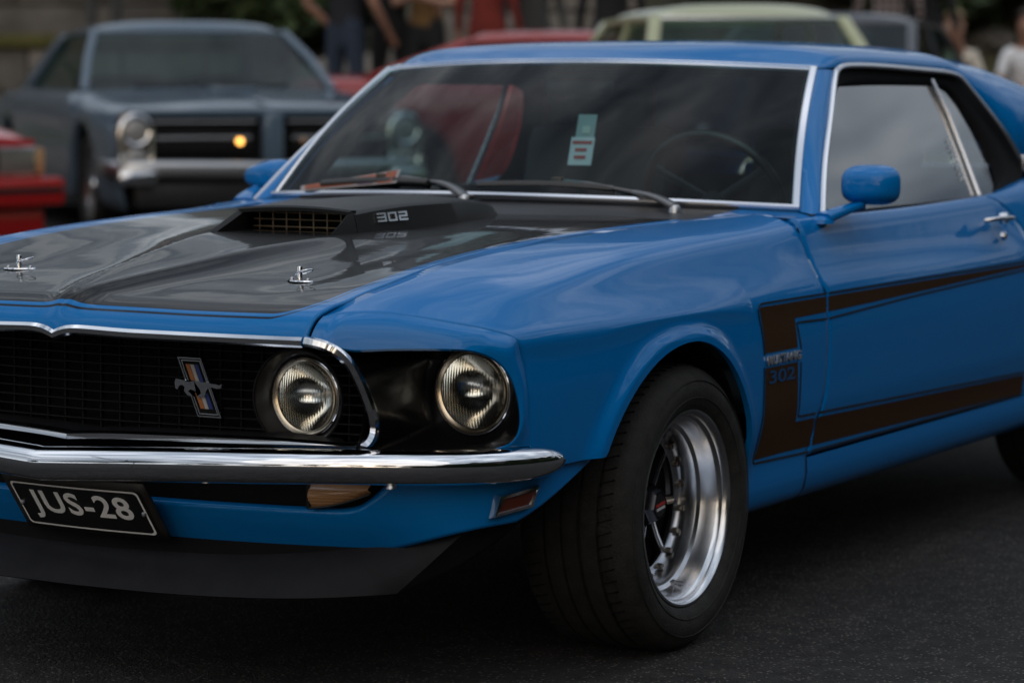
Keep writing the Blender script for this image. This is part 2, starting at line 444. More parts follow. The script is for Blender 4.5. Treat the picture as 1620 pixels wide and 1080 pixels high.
def side_panel(name, cols, F, nup, zbot, edge0=None, edge1=None, mirror=False, m=None, ztop_row=True, nlow=34):
    """cols: x of columns; edge0/edge1(z): x of front/rear seam; returns grid object"""
    m = m or BLUE
    G = []
    c0, c1 = cols[0], cols[-1]; L = abs(c1-c0)
    for x in cols:
        col = []
        f = abs(x-c0)/L
        def xs(z):
            xx = x
            if edge0 is not None: xx = xx+(edge0(z)-c0)*(1-smooth01(f/.25))
            if edge1 is not None: xx = xx+(edge1(z)-c1)*smooth01((f-.75)/.25)
            return float(xx)
        for k in range(nup):
            z0 = upper(x, F, nup)[k][1]
            X = xs(z0); p = upper(X, F, nup)[k]
            col.append((X, p[0], p[1]))
        zc_ = col[-1][2]; zb = zbot(x)
        for z in np.linspace(zc_, zb, nlow)[1:]:
            X = xs(z); yl = float(lowy(X, z))
            t = min(1, (zc_-z)/.05); y = col[nup-1][1]*(1-t)+yl*t
            col.append((X, y, z))
        G.append(col)
    return grid_obj(name, np.array(G), m, CAR, mirror=mirror, angle=None, solid=.012, flip=True)

def set_crease(o, zrow=None):
    pass

# ---- front fenders
door_front = pchip([.23, .335, .38, .506, .60, .695, .797, .876, .90], [-.612, -.618, -.638, -.681, -.688, -.683, -.664, -.661, -.661])
xA = pchip([.40, .46, .53, .64, .69, .711], [.655, .655, .66, .67, .69, .70])
def fender_front_upper(v):      # v 0..1 seam -> crease
    return float(pchip([0, .25, .5, .72, .88, 1], [.915, .865, .81, .765, .73, .70])(v))
def fender(mirror):
    nup, nlow = 17, 30
    fs = np.concatenate([np.linspace(0, .50, 46)[:-1], .5+.5*np.linspace(0, 1, 60)])
    # the columns bunch near the rear edge of the wheel opening
    xr = -.665; G = []; XO = ARC['xc']-ARC['ar']
    fx = np.unique(np.concatenate([np.linspace(0, 1, 90), (0.70-np.array([XO-.001, XO+.001, XO+.004, XO+.010, XO+.02, XO+.035, XO+.055, XO+.08]))/(0.70-xr), (0.70-np.array([.42, .41, .40, .393, .385, .37]))/(0.70-xr)]))
    for f in fx:
        col = []
        xb = .70+(xr-.70)*f
        for k in range(nup):
            v = k/(nup-1)
            x0 = fender_front_upper(v); X = x0+(xr-x0)*f
            P = upper(X, F1, nup)[k]
            X2 = X+(float(door_front(P[1]))-xr)*smooth01((f-.75)/.25)
            P = upper(X2, F1, nup)[k]
            col.append((X2, P[0], P[1]))
        zc_ = col[-1][2]
        za = float(arch_z(np.array(xb), ARC)); zb = za if za > .457 else (.457 if xb > ARC['xc'] else max(za, ARC['zc']))
        for z in np.linspace(zc_, zb, nlow)[1:]:
            X = xb+(float(xA(z))-.70)*(1-smooth01(f/.12))+(float(door_front(z))-xr)*smooth01((f-.75)/.25)
            yl = float(lowy(np.array(X), z)); t = min(1, (zc_-z)/.05)
            col.append((X, col[nup-1][1]*(1-t)+yl*t, z))
        ca_ = np.array(col)
        for _ in range(3): ca_[nup-2:nup+1] = .25*ca_[nup-3:nup]+.5*ca_[nup-2:nup+1]+.25*ca_[nup-1:nup+2]
        col = [tuple(q_) for q_ in ca_]
        # lip returns inwards under the arch
        X, y, z = col[-1]
        if xb < XO:                                   # piece behind the wheel, down to the sill
            for z in np.linspace(ARC['zc'], .2295, 10)[1:]:
                Xz = xb+(float(door_front(z))-xr)*smooth01((f-.75)/.25)
                col.append((Xz, float(lowy(np.array(Xz), z)), z))
        else:
            for q in range(1, 10): col.append((X, y-.014*q/9*1.0, z+.002*q/9))
        G.append(col)
    o = grid_obj('fender', np.array(G), BLUE, CAR, mirror=mirror, flip=True, solid=.006)
    sharp(o.data, 38)
    return o
for mir in (False, True): fender(mir)

# wheel wells
def well(A, mirror, x_off=0):
    G = []
    for a in np.linspace(R(28), R(200), 33):
        c, s = math.cos(a), math.sin(a)
        aa = A['af'] if c > 0 else A['ar']
        G.append([(A['xc']+aa*1.03*c, yy, A['zc']+A['h']*1.02*s) for yy in (.865, .75, .5)])
    grid_obj('wheel_well', np.array(G), MATTEB, CAR, mirror=mirror)
for mir in (False, True):
    well(ARC, mir); well(RARC, mir)

# ---- doors, quarters, rockers
door_rear = pchip([.33, .5, .65, .76, .83, .865, .89], [-2.05, -2.07, -2.07, -2.05, -1.99, -1.93, -1.865])
def door(mirror):
    cols = np.linspace(-.672, -1.95, 62)
    e0 = lambda z: float(door_front(z))-.0025
    e1 = lambda z: float(door_rear(z))
    return side_panel('door', cols, F2, 13, lambda x: .3385, e0, e1, mirror)
def quarter(mirror):
    cols = np.unique(np.concatenate([np.linspace(-1.955, -3.72, 80), RARC['xc']+RARC['af']-np.array([.001, .004, .01, .02, .04, .06]), RARC['xc']-RARC['ar']+np.array([.001, .004, .01, .02, .04, .06])]))[::-1]
    def zb(x):
        za = float(arch_z(np.array(x), RARC)); return za if za > 0 else .30 if x < -2.743 else .30
    return side_panel('quarter_panel', cols, F2, 13, zb, lambda z: float(door_rear(z))-.003, None, mirror)
DOOR = {}
for mir in (False, True):
    DOOR[mir] = door(mir); sharp(DOOR[mir].data, 38)
    q_ = quarter(mir); sharp(q_.data, 38)
def rocker(mirror):
    G = []
    for x in np.linspace(-.622, -2.373, 30):
        col = []
        for y, z in ((.866, .333), (.8665, .32), (.867, .30), (.861, .265), (.845, .241), (.815, .229), (.74, .227)):
            col.append((x, y, z))
        G.append(col)
    return grid_obj('rocker_panel', np.array(G), BLUE, CAR, mirror=mirror, flip=True, angle=50)
for mir in (False, True): rocker(mir)
box('underbody', (-1.95, 0, .31), (2.9, 1.42, .12), MATTEB, CAR)
box('engine_bay', (.12, 0, .50), (1.16, .90, .50), MATTEB, CAR)
tail = box('tail_panel', (-3.70, 0, .70), (.06, 1.50, .40), BLUE, CAR, .02)
rb = box('rear_bumper', (-3.78, 0, .52), (.09, 1.70, .10), CHROME, CAR, .03)
for s in (-1, 1):
    for k in range(3): box('tail_light', (-3.735, s*(.40+.12*k), .70), (.02, .07, .16), mat('tail_red', (.35, .01, .01), .2), tail, .008)

# ---- hood
HXF = pchip([0, .02, .06, .17, .40, .563, .60], [.985, .984, .982, .980, .972, .955, .945])
HYS = pchip([-.60, -.44, -.20, .10, .35, .55, .70, .80, .88, .93, .99], [.631, .627, .621, .615, .607, .601, .595, .585, .577, .568, .560])
ZS = pchip([.98, .93, .85, .745, .535, .30, .045, -.23, -.56], [.766, .769, .779, .801, .834, .854, .864, .871, .876])
ZM = pchip([.98, .93, .80, .664, .50, .30, .10, -.10, -.30, -.56], [.765, .769, .784, .797, .816, .836, .851, .861, .867, .8735])
ZC = pchip([.98, .93, .80, .664, .50, .30, .10, -.10, -.56], [.767, .772, .786, .80, .82, .84, .853, .86, .872])
RH = pchip([.985, .955, .93, .80, .60, .30, .10, -.12, -.56], [0, .008, .014, .020, .023, .020, .011, .0005, 0])
RW = pchip([.985, .94, .85, .70, .50, .26, 0, -.56], [.004, .014, .036, .066, .105, .158, .185, .20])
DROP = pchip([0, .006, .014, .028, .05, .085, .3], [.056, .040, .027, .0135, .005, 0, 0])
def hood_z(x, y):
    ay = np.abs(y); xf = HXF(ay); t = ay/HYS(np.minimum(x, .95))
    zs, zm, zc = float(ZS(x)), float(ZM(x)), float(ZC(x))
    q = np.clip(t, 0, 1)
    # quadratic blends through centre, pin line and seam
    z = float(pchip([0, .3, .58, .80, 1.0], [zc, zc*.55+zm*.45, zm, zm*.62+zs*.38, zs])(q))
    w = float(RW(x)); h = float(RH(x))
    if ay < w: r = 1-.12*(1-(ay/w)**2)
    else: r = math.exp(-((ay-w)/(.018+.25*w))**1.35)
    return z+h*r-float(DROP(np.maximum(xf-x, 0)))
def hood():
    nu, nv = 110, 121
    vs = np.linspace(-1, 1, nv)
    s_ = np.linspace(0, 1, nu)**1.7
    G = []; D = []
    for s in s_:
        row = []
        for v in vs:
            av = abs(v)
            yf = .560*v
            xr_ = -.575+.115*av**3
            xf_ = float(HXF(abs(yf)))
            x = xf_+(xr_-xf_)*s
            y = v*float(HYS(x)) if x < .95 else v*float(HYS(x))
            row.append((x, y, hood_z(x, y)))
            a = (float(HXF(abs(y)))-x)-.034; b = float(HYS(x))-abs(y)-float(pchip([-.5, 0, .5, .9], [.028, .044, .050, .046])(x))
            r = .05
            D.append(r-math.hypot(r-a, r-b) if (a < r and b < r) else min(a, b))
        G.append(row)
    o = grid_obj('hood', np.array(G), None, CAR, flip=True, solid=.008)
    at = o.data.attributes.new('stripe', 'FLOAT', 'POINT'); at.data.foreach_set('value', D)
    m = paint('hood_two_tone', (0.0, 0.165, 0.47), 0.4, 0.52)
    n = m.node_tree.nodes; l = m.node_tree.links; b = n['Principled BSDF']
    A = n.new('ShaderNodeAttribute'); A.attribute_name = 'stripe'
    def step(th):
        q = n.new('ShaderNodeMapRange'); q.inputs['From Min'].default_value = th-.0008; q.inputs['From Max'].default_value = th+.0008
        l.new(A.outputs['Fac'], q.inputs['Value']); return q.outputs[0]
    big = step(0.0); p1 = step(-.0125); p0 = step(-.0085)
    sub = n.new('ShaderNodeMath'); sub.operation = 'SUBTRACT'; l.new(p1, sub.inputs[0]); l.new(p0, sub.inputs[1])
    ad = n.new('ShaderNodeMath'); ad.operation = 'ADD'; ad.use_clamp = True; l.new(sub.outputs[0], ad.inputs[0]); l.new(big, ad.inputs[1])
    mc = n.new('ShaderNodeMix'); mc.data_type = 'RGBA'; mc.inputs['A'].default_value = (0.0, 0.165, 0.47, 1); mc.inputs['B'].default_value = (0.0065, 0.0055, 0.005, 1)
    l.new(ad.outputs[0], mc.inputs['Factor']); l.new(mc.outputs['Result'], b.inputs['Base Color'])
    o.data.materials.clear(); o.data.materials.append(m)
    return o
HOOD = part(hood(), 'blue hood with a large gloss black panel')

for sg_ in (1, -1):
    P_ = [(x, sg_*(float(HYS(x))+float(F1[0][0](x)))/2, min(hood_z(x, float(HYS(x))-.001), float(F1[0][1](x)))-.0012) for x in np.linspace(.90, -.44, 60)]
    sweep('hood_seal_shade', np.array(P_), [(-.0028, .0006), (.0028, .0006), (.0028, -.0016), (-.0028, -.0016)], MATTEB, HOOD)  # black seal strip, its colour also standing for the shadow in the gap
# chrome lip on the hood's leading edge, with the dip at the centre
ys_ = np.linspace(-.558, .558, 81)
lip = np.array([(float(HXF(abs(y)))+.002, y, .7115-.013*math.exp(-(abs(y)/.022)**1.3)+.004*smooth01(1-abs(y)/.2)) for y in ys_])
sweep('hood_lip', lip, [(-.012, .009), (.002, .009), (.008, .003), (.007, -.006), (.001, -.0105), (-.012, -.0105)], CHROME, HOOD, angle=30)

# hood scoop
def scoop():
    xs = np.linspace(.156, -.50, 34)
    WT = pchip([-.50, -.3, 0, .156], [.105, .128, .142, .146]); WB = pchip([-.50, -.3, 0, .156, .26], [.128, .148, .156, .158, .158])
    ZT = pchip([-.50, -.43, -.25, -.1, .05, .156], [.897, .907, .917, .918, .914, .908])
    def ring(x, wt, wb, zt, zb):
        r = .005
        pts = [(x, -wb, zb), (x, -wt-.004, zt-r*1.6), (x, -wt+.002, zt-r*.6), (x, -wt+.010, zt), (x, -wt*.5, zt+.005), (x, 0, zt+.008)]
        return pts+[(p[0], -p[1], p[2]) for p in pts[-2::-1]]
    G = []
    for x in xs:
        G.append(ring(x, float(WT(x)), float(WB(x)), float(ZT(x)), hood_z(x, float(WB(x)))-.004))
    o = grid_obj('hood_scoop', np.array(G), mat('scoop_black', (.008, .0078, .0075), .45, spec=.35), HOOD, flip=True, angle=32)
    # flared side cheeks running forward from the lip to the base
    for s in (-1, 1):
        bm = bmesh.new()
        A = [(.156, .146, .909), (.156, .152, .886), (.156, .157, hood_z(.156, .157)-.004)]
        B = [(.166, .145, .906), (.212, .152, .884), (.272, .158, hood_z(.272, .158)-.003)]
        Bi = [(.160, .134, .903), (.206, .142, .880), (.258, .149, hood_z(.258, .15)-.004)]
        Ai = [(.145, .134, .905), (.145, .14, .88), (.145, .145, .845)]
        rows = [[bm.verts.new((p[0], p[1]*s, p[2])) for p in q] for q in (A, B, Bi, Ai)]
        for i in range(3):
            for j in range(2):
                bm.faces.new((rows[i][j], rows[i+1][j], rows[i+1][j+1], rows[i][j+1]))
        bmesh.ops.recalc_face_normals(bm, faces=bm.faces)
        bm_obj('scoop_cheek', bm, o.data.materials[0], HOOD, 30)
    # lip across the top of the mouth
    P = np.array([(.158-.0*abs(y), y, .9065+.007*(1-(y/.146)**2)) for y in np.linspace(-.147, .147, 21)])
    sweep('scoop_lip', P, [(-.012, .003), (.006, .004), (.011, 0), (.010, -.008), (-.012, -.008)], o.data.materials[0], HOOD, angle=30)
    # dark throat and its wire mesh
    box('scoop_throat', (.03, 0, .872), (.02, .28, .06), MATTEB, HOOD)
    wire = mat('mesh_wire', (.34, .26, .18), .4, metal=.5)
    zb_ = .862
    for y in np.linspace(-.125, .125, 8): sweep('mesh_wire', np.array([(.118, y, .852), (.118, y, .906)]), circ(.0013, 6), wire, HOOD, up=(1, 0, 0))
    for z in (.868, .884, .899): sweep('mesh_wire', np.array([(.120, -.14, z), (.120, .14, z)]), circ(.0013, 6), wire, HOOD)
    # raised numerals on both sides
    for s in (-1, 1):
        # squared numerals: strokes (x0, z0, x1, z1) on a 0..1 cell
        D3 = [(0, .80, 1, 1), (0, .40, 1, .60), (0, 0, 1, .20), (.80, .2, 1, .4), (.80, .6, 1, .8)]
        D0 = [(0, .80, 1, 1), (0, 0, 1, .20), (0, .2, .2, .8), (.80, .2, 1, .8)]
        D2 = [(0, .80, 1, 1), (0, .40, 1, .60), (0, 0, 1, .20), (.80, .6, 1, .8), (0, .2, .2, .4)]
        num = empty('numerals_anchor') if False else None
        M_ = Matrix.Translation((.012, s*.1535, .8905)) @ Matrix.Rotation(math.pi if s > 0 else 0, 4, 'Z') @ Matrix.Rotation(R(90-14), 4, 'X')
        for q, dg_ in enumerate((D3, D0, D2)):
            bm = bmesh.new()
            for (a0, b0, a1, b1) in dg_:
                w_, h_, g_ = .036, .020, .0435
                box_bm(bm, Vector(((q-1)*g_-w_/2+(a0+a1)/2*w_+.10*(b0+b1)*h_*0, -h_/2+(b0+b1)/2*h_, 0)), ((a1-a0)*w_+.0002, (b1-b0)*h_+.0002, .003))
            bmesh.ops.remove_doubles(bm, verts=bm.verts, dist=.0004)
            nm_ = bm_obj('scoop_numeral', bm, CHROME, HOOD, 30); nm_.matrix_local = M_
scoop()

# hood pins
def hood_pin(x, y, turn):
    z = hood_z(x, y)
    p = lathe('hood_pin', [(0, .032), (.0048, .032), (.0055, .030), (.0055, .0), (0, 0)], CHROME, HOOD, 16, 'z', (x, y, z-.002))
    bm = bmesh.new()
    vs = [(math.cos(a)*(.030+.006*math.cos(2*a)), math.sin(a)*.019) for a in np.linspace(0, 2*math.pi, 28)[:-1]]
    ca, sa = math.cos(turn), math.sin(turn)
    lo = [bm.verts.new((x+a*ca-b*sa, y+a*sa+b*ca, z+.0005)) for a, b in vs]; hi = [bm.verts.new((x+(a*ca-b*sa)*.95, y+(a*sa+b*ca)*.95, z+.0032)) for a, b in vs]
    bm.faces.new(hi); n_ = len(vs)
    for i in range(n_): bm.faces.new((lo[i], lo[(i+1) % n_], hi[(i+1) % n_], hi[i]))
    bm_obj('scuff_plate', bm, CHROME, p, 40)
    ring = [(x+.0185*math.cos(a)*ca-.0165*math.sin(a)*sa+.012*ca, y+.0185*math.cos(a)*sa+.0165*math.sin(a)*ca+.012*sa, z+.019+.006*math.cos(a)) for a in np.linspace(0, 2*math.pi, 33)[:-1]]
    sweep('pin_ring', np.array(ring), circ(.0016, 8), CHROME, p, closed=True)
    for t_ in (0, math.pi):
        lathe('rivet', [(0, .006), (.003, .0055), (.0042, .003), (.0042, 0)], STEEL, p, 10, 'z', (x+.024*math.cos(turn+t_), y+.024*math.sin(turn+t_), z+.002))
hood_pin(.664, .353, R(75)); hood_pin(.664, -.353, R(110))

# ---- headlight surrounds (fender extensions)
def extension(mirror):
    n = 60
    A = []
    for v in np.linspace(0, 1, 34):
        X = fender_front_upper(v)+.0012; P = upper(X-.0012, F1, 17)
        k = v*16; i = min(int(k), 15); p = P[i]+(P[i+1]-P[i])*(k-i); A.append((X, p[0], p[1]))
    for z in np.linspace(.711, .505, 26)[1:]:
        X = float(xA(z))+.0012; t = min(1, (.711-z)/.05)
        A.append((X, A[33][1]*(1-t)+float(lowy(np.array(X), z))*t, z))
    A = poly(np.array(A), n)
    B = nspline([(.9525, .571, .7165), (.944, .602, .709), (.926, .632, .6995), (.895, .678, .6985), (.832, .776, .699), (.789, .828, .693), (.748, .858, .668), (.722, .870, .63), (.708, .874, .585), (.705, .872, .545), (.712, .862, .520), (.738, .838, .508)], n)
    G = []
    for i in range(n):
        a, b = A[i], B[i]
        row = []
        nrm = np.array([.55, .12, .75]) if i < n*.55 else np.array([.75, .65, 0.1])
        for u in np.linspace(0, 1, 12):
            p = a*(1-u)+b*u
            row.append(p+nrm/np.linalg.norm(nrm)*.011*math.sin(math.pi*u)*(1 if i > 3 else .5))
        row.append(b+np.array([-.004, -.004 if b[1] > .8 else 0, -.004]))
        row.append(b+np.array([-.022, -.012 if b[1] > .8 else 0, -.006]))
        G.append(row)
    o = grid_obj('headlight_surround', np.array(G), BLUE, CAR, mirror=mirror, flip=True)
    sharp(o.data, 40)
    # black bucket: rim of the opening funnels back to the lamp
    Bc = np.vstack([B, nspline([(.738, .838, .508), (.80, .755, .500), (.86, .655, .492), (.885, .61, .490)], 16)[1:],
                    nspline([(.885, .61, .49), (.895, .640, .55), (.905, .645, .62), (.925, .625, .68), (.950, .575, .712)], 14)[1:-1]])
    m_ = len(Bc); cy, cz = .738, .600
    G = []
    for i in range(m_):
        b = Bc[i]; ang = math.atan2(b[2]-cz, b[1]-cy)
        e = np.array([.655, cy+.100*math.cos(ang), cz+.100*math.sin(ang)])
        e2 = np.array([.640, cy+.080*math.cos(ang), cz+.080*math.sin(ang)])
        row = [b+np.array([-.010, 0, 0])]
        for u in (.25, .5, .75, .92): row.append(np.array([b[0]-.02+(e[0]-b[0]+.02)*u**.75, b[1]+(e[1]-b[1])*u**1.5, b[2]+(e[2]-b[2])*u**1.5]))
        row += [e, e2]
        G.append(row)
    o2 = grid_obj('headlight_bucket', np.array(G), GLOSSB, CAR, mirror=mirror, cu=True, flip=True)
    return o
for mir in (False, True): extension(mir)

# ---- sealed-beam lamps
LENS = bpy.data.materials.new('fluted_lens'); LENS.use_nodes = True
n = LENS.node_tree.nodes; l = LENS.node_tree.links; n.clear()
o_ = n.new('ShaderNodeOutputMaterial'); gs = n.new('ShaderNodeBsdfGlass'); gs.inputs['IOR'].default_value = 1.22; gs.inputs['Roughness'].default_value = .0; gs.inputs['Color'].default_value = (.93, .94, .93, 1)
l.new(gs.outputs[0], o_.inputs[0])
tc = n.new('ShaderNodeTexCoord'); wv = n.new('ShaderNodeTexWave'); wv.bands_direction = 'Y'; wv.inputs['Scale'].default_value = 48; wv.inputs['Distortion'].default_value = .6; wv.inputs['Detail'].default_value = 1; wv.inputs['Detail Scale'].default_value = 30
l.new(tc.outputs['Object'], wv.inputs['Vector'])
wv2 = n.new('ShaderNodeTexWave'); wv2.bands_direction = 'Z'; wv2.inputs['Scale'].default_value = 6; l.new(tc.outputs['Object'], wv2.inputs['Vector'])
mm = n.new('ShaderNodeMath'); mm.operation = 'MULTIPLY_ADD'; mm.inputs[1].default_value = .5; l.new(wv2.outputs['Fac'], mm.inputs[0]); l.new(wv.outputs['Fac'], mm.inputs[2])
bp_ = n.new('ShaderNodeBump'); bp_.inputs['Strength'].default_value = .4; bp_.inputs['Distance'].default_value = .004
l.new(mm.outputs[0], bp_.inputs['Height']); l.new(bp_.outputs[0], gs.inputs['Normal'])
REFL = mat('lamp_reflector', (.93, .92, .88), rough=.07, metal=1)
RINGT = mat('lamp_ring', (.66, .56, .42), rough=.22, metal=1)
def headlight(y, z, x, ring_out=.086, parent=CAR):
    h = lathe('headlight', [(.0705, .010), (.0745, .012), (.078, .008), (.079, -.004), (.076, -.03)], RINGT, parent, 56, 'x', (0, 0, 0), 30)
    h.location = (x, y, z)
    pr = [(.0001, .0165)]+[(r, .0165-.0115*(r/.071)**2.2) for r in np.linspace(.008, .071, 14)]+[(.072, 0.0)]
    lathe('lens', pr, LENS, h, 64, 'x')
    rp_ = [(r, -.052+.050*(r/.072)**2) for r in np.linspace(.002, .072, 16)]
    lathe('reflector', rp_, REFL, h, 48, 'x', angle=None)
    lathe('bulb_shield', [(0, -.026), (.004, -.027), (.005, -.030), (.005, -.05)], STEEL, h, 20, 'x')
    lathe('retaining_ring', [(.0785, .006), (.0815, .0115), (.084, .011), (ring_out, .002), (ring_out+.001, -.02)], CHROME, h, 56, 'x')
    return h
LX, LY, LZ = .780, .449, .5865
for s in (1, -1):
    headlight(s*.738, .600, .640)
    hl_ = headlight(s*LY, LZ, LX); hl_.scale = (.92, .92, .92)

# ---- grille: surround, shell, bars, emblem
SIDE = [(.9555, .5625, .7125), (.951, .590, .7085), (.940, .617, .697), (.925, .637, .675), (.910, .648, .645), (.893, .656, .605), (.880, .660, .570), (.871, .657, .545), (.865, .643, .522), (.863, .617, .509), (.866, .58, .506)]
side = nspline(SIDE, 40)
bot = nspline([(.866, .58, .506), (.888, .48, .510), (.908, .36, .511), (.928, .20, .509), (.941, .06, .505), (.945, 0, .501)], 40)
PROF_M = [(-.016, .007), (.000, .010), (.008, .006), (.009, -.004), (.002, -.010), (-.016, -.010)]
def molding_profile(path, mirror, name):
    # orient: profile 'side' = forward/outward
    n_ = len(path); T = np.gradient(path, axis=0); T /= np.linalg.norm(T, axis=1)[:, None]
    fw = np.array([1.0, 0.25, .12]); fw /= np.linalg.norm(fw)
    U = np.cross(fw, T); U /= np.linalg.norm(U, axis=1)[:, None]
    return sweep(name, path, PROF_M, CHROME, CAR, up=U, mirror=mirror, angle=30)
for mir in (False, True):
    molding_profile(side, mir, 'grille_surround'); molding_profile(bot, mir, 'grille_surround')
# shell behind the surround
def shell():
    top = np.array([(float(HXF(abs(y)))-.004, y, .706) for y in np.linspace(0, .555, 24)])
    loop = np.vstack([top, side[1:]+[-.006, -.004, -.002], bot[1:]+[-.006, 0, .003]])
    full = np.vstack([loop, (loop[::-1]*[1, -1, 1])[1:-1]])
    G = []
    for p in full:
        row = []
        for u in np.linspace(0, 1, 6):
            xx = p[0]*(1-u)+u*.80
            row.append((xx, p[1]*(1-.05*u), p[2]+(.6-p[2])*.05*u))
        G.append(row)
    grid_obj('grille_shell', np.array(G), SATIN, CAR, cu=True)
shell()
def gx(y): return .848-.042*(abs(y)/.5)**1.5
P = [[(min(gx(y)-.035, .74), y, z) for z in np.linspace(.49, .72, 8)] for y in np.linspace(-.64, .64, 33)]
grid_obj('grille_backing', np.array([[(.72, y, z) for z in np.linspace(.48, .72, 8)] for y in np.linspace(-.64, .64, 33)]), MATTEB, CAR)
GRB = mat('grille_black', (.009, .009, .0095), rough=.4, spec=.2)
CR = .094      # mouth radius of the lamp cones
for k in range(12):
    z = .505+k*.0185
    dz = z-LZ; hw = math.sqrt(max(0, CR**2-dz*dz))
    cuts = [(-.625, -LY-hw), (-LY+hw, LY-hw), (LY+hw, .625)] if hw > 0 else [(-.625, .625)]
    for y0, y1 in cuts:
        ys = np.linspace(y0, y1, max(3, int((y1-y0)*32)))
        sweep('grille_bar', np.array([(gx(y)-(z-.5)*.02, y, z) for y in ys]), rrect(.012, .0032, .001, 1), GRB, CAR, angle=40)
for k in range(27):
    y = -.60+k*.04615
    dy = abs(y)-LY; hz = math.sqrt(max(0, CR**2-dy*dy))
    for z0, z1 in ([(.498, LZ-hz), (LZ+hz, .714)] if hz > 0 else [(.498, .714)]):
        if z1-z0 > .006: sweep('grille_bar', np.array([(gx(y)-.006, y, z0), (gx(y)-.010, y, z1)]), rrect(.0028, .012, .001, 1), GRB, CAR, up=(1, 0, 0), angle=40)
# inner lamp cones
CONE = mat('cone_dark', (.030, .026, .023), .28, coat=.3)
for s in (1, -1):
    G = []
    for a in np.linspace(0, 2*math.pi, 49)[:-1]:
        row = []
        for u in (0, .3, .7, 1):
            rr = CR-.016*u; y = s*(LY+rr*math.cos(a)); xm = gx(LY+rr*math.cos(a))+.004
            row.append((xm+(LX+.004-xm)*u, y, LZ+rr*math.sin(a)))
        G.append(row)
    grid_obj('lamp_cone', np.array(G), CONE, CAR, cu=True, flip=s > 0)
    sweep('cone_edge', np.array([(gx(LY+CR*math.cos(a))+.004, s*(LY+CR*math.cos(a)), LZ+CR*math.sin(a)) for a in np.linspace(0, 2*math.pi, 57)[:-1]]), circ(.0028, 6), GRB, CAR, closed=True, up=(1, 0, 0))

# tri-bar running-horse badge on the grille
def badge():
    bx = gx(.24)+.012; BY = .247+(bx-.85)*.65
    e_ = box('badge', (bx-.008, BY, .600), (.010, .02, .02), MATTEB, CAR)
    def para(name, y0, z0, w, h, m, d, shear=.42, frame=0):
        # parallelogram leaning: bottom shifted to +y
        bm = bmesh.new()
        def ring(w_, h_, x):
            return [bm.verts.new((x, y0+sx*w_/2-sz*h_/2*shear, z0+sz*h_/2)) for sx, sz in ((-1, -1), (1, -1), (1, 1), (-1, 1))]
        a = ring(w, h, bx); b = ring(w, h, bx+d)
        if frame:
            c = ring(w-2*frame, h-2*frame, bx+d); dd = ring(w-2*frame, h-2*frame, bx)
            for r0, r1 in ((a, b), (b, c), (c, dd)):
                for i in range(4): bm.faces.new((r0[i], r0[(i+1) % 4], r1[(i+1) % 4], r1[i]))
        else:
            bm.faces.new(b)
            for i in range(4): bm.faces.new((a[i], a[(i+1) % 4], b[(i+1) % 4], b[i]))
        bmesh.ops.recalc_face_normals(bm, faces=bm.faces)
        return bm_obj(name, bm, m, e_, 30)
    para('badge_field', BY, .600, .050, .106, MATTEB, .003)
    para('badge_frame', BY, .600, .056, .114, CHROME, .006, frame=.0030)
    para('badge_frame', BY, .600, .045, .103, STEEL, .005, frame=.0014)
    for zc_, h_ in ((.6275, .032), (.574, .030)):
        for k, (mm_, w_) in enumerate(((mat('badge_orange', (.40, .13, .03), .4), .0095), (mat('badge_white', (.42, .40, .38), .4), .0085), (mat('badge_blue', (.01, .03, .16), .4), .0085))):
            para('badge_bar', .2445-.255+BY+k*.0102-(zc_-.6)*.42, zc_, w_, h_, mm_, .0045)
    # galloping horse, seen heading to the car's right
    H = [(-.058, .002), (-.056, -.010), (-.051, -.012), (-.047, -.005), (-.040, -.002), (-.033, -.006), (-.034, -.014), (-.026, -.022), (-.012, -.024), (-.018, -.018), (-.024, -.014), (-.018, -.010),
         (-.006, -.013), (.006, -.010), (.008, -.017), (-.002, -.023), (.006, -.026), (.018, -.020), (.022, -.008), (.030, -.004), (.036, -.004), (.048, -.006), (.058, -.004), (.060, .004), (.054, .001), (.044, .003), (.034, .003), (.026, .006), (.010, .005), (-.010, .007), (-.022, .004), (-.036, .007), (-.046, .008), (-.055, .009)]
    bm = bmesh.new(); f0 = [bm.verts.new((bx+.011, BY+a*.95, .606+b)) for a, b in H]; bm.faces.new(f0)
    bmesh.ops.triangulate(bm, faces=bm.faces)
    r_ = bmesh.ops.extrude_face_region(bm, geom=list(bm.faces)); bmesh.ops.translate(bm, vec=(-.006, 0, 0), verts=[v for v in r_['geom'] if isinstance(v, bmesh.types.BMVert)])
    bmesh.ops.recalc_face_normals(bm, faces=bm.faces)
    bm_obj('badge_horse', bm, CHROME, e_, 25)
badge()

# ---- chrome bumper
bp_path = nspline([(1.030, 0, .456), (1.026, .06, .459), (1.014, .20, .466), (.990, .38, .473), (.958, .52, .477), (.915, .64, .479), (.855, .745, .478), (.785, .822, .476), (.70, .868, .474), (.62, .886, .472), (.562, .889, .470)], 60)
full = np.vstack([(bp_path[::-1]*[1, -1, 1])[:-1], bp_path])
sc_ = np.ones(len(full)); k_ = [.18, .48, .66, .78, .86, .92, .96, .985]
for i, v in enumerate(k_): sc_[i] = v; sc_[-1-i] = v
BPROF = nspline([(-.035, .030), (-.006, .033), (.012, .030), (.024, .020), (.029, .006), (.027, -.008), (.019, -.022), (.004, -.031), (-.016, -.034), (-.035, -.033)], 34)
BUMP = sweep('front_bumper', full, list(map(tuple, BPROF))+[(-.030, -.026), (-.030, .024)], CHROME, CAR, scale=sc_, angle=45)
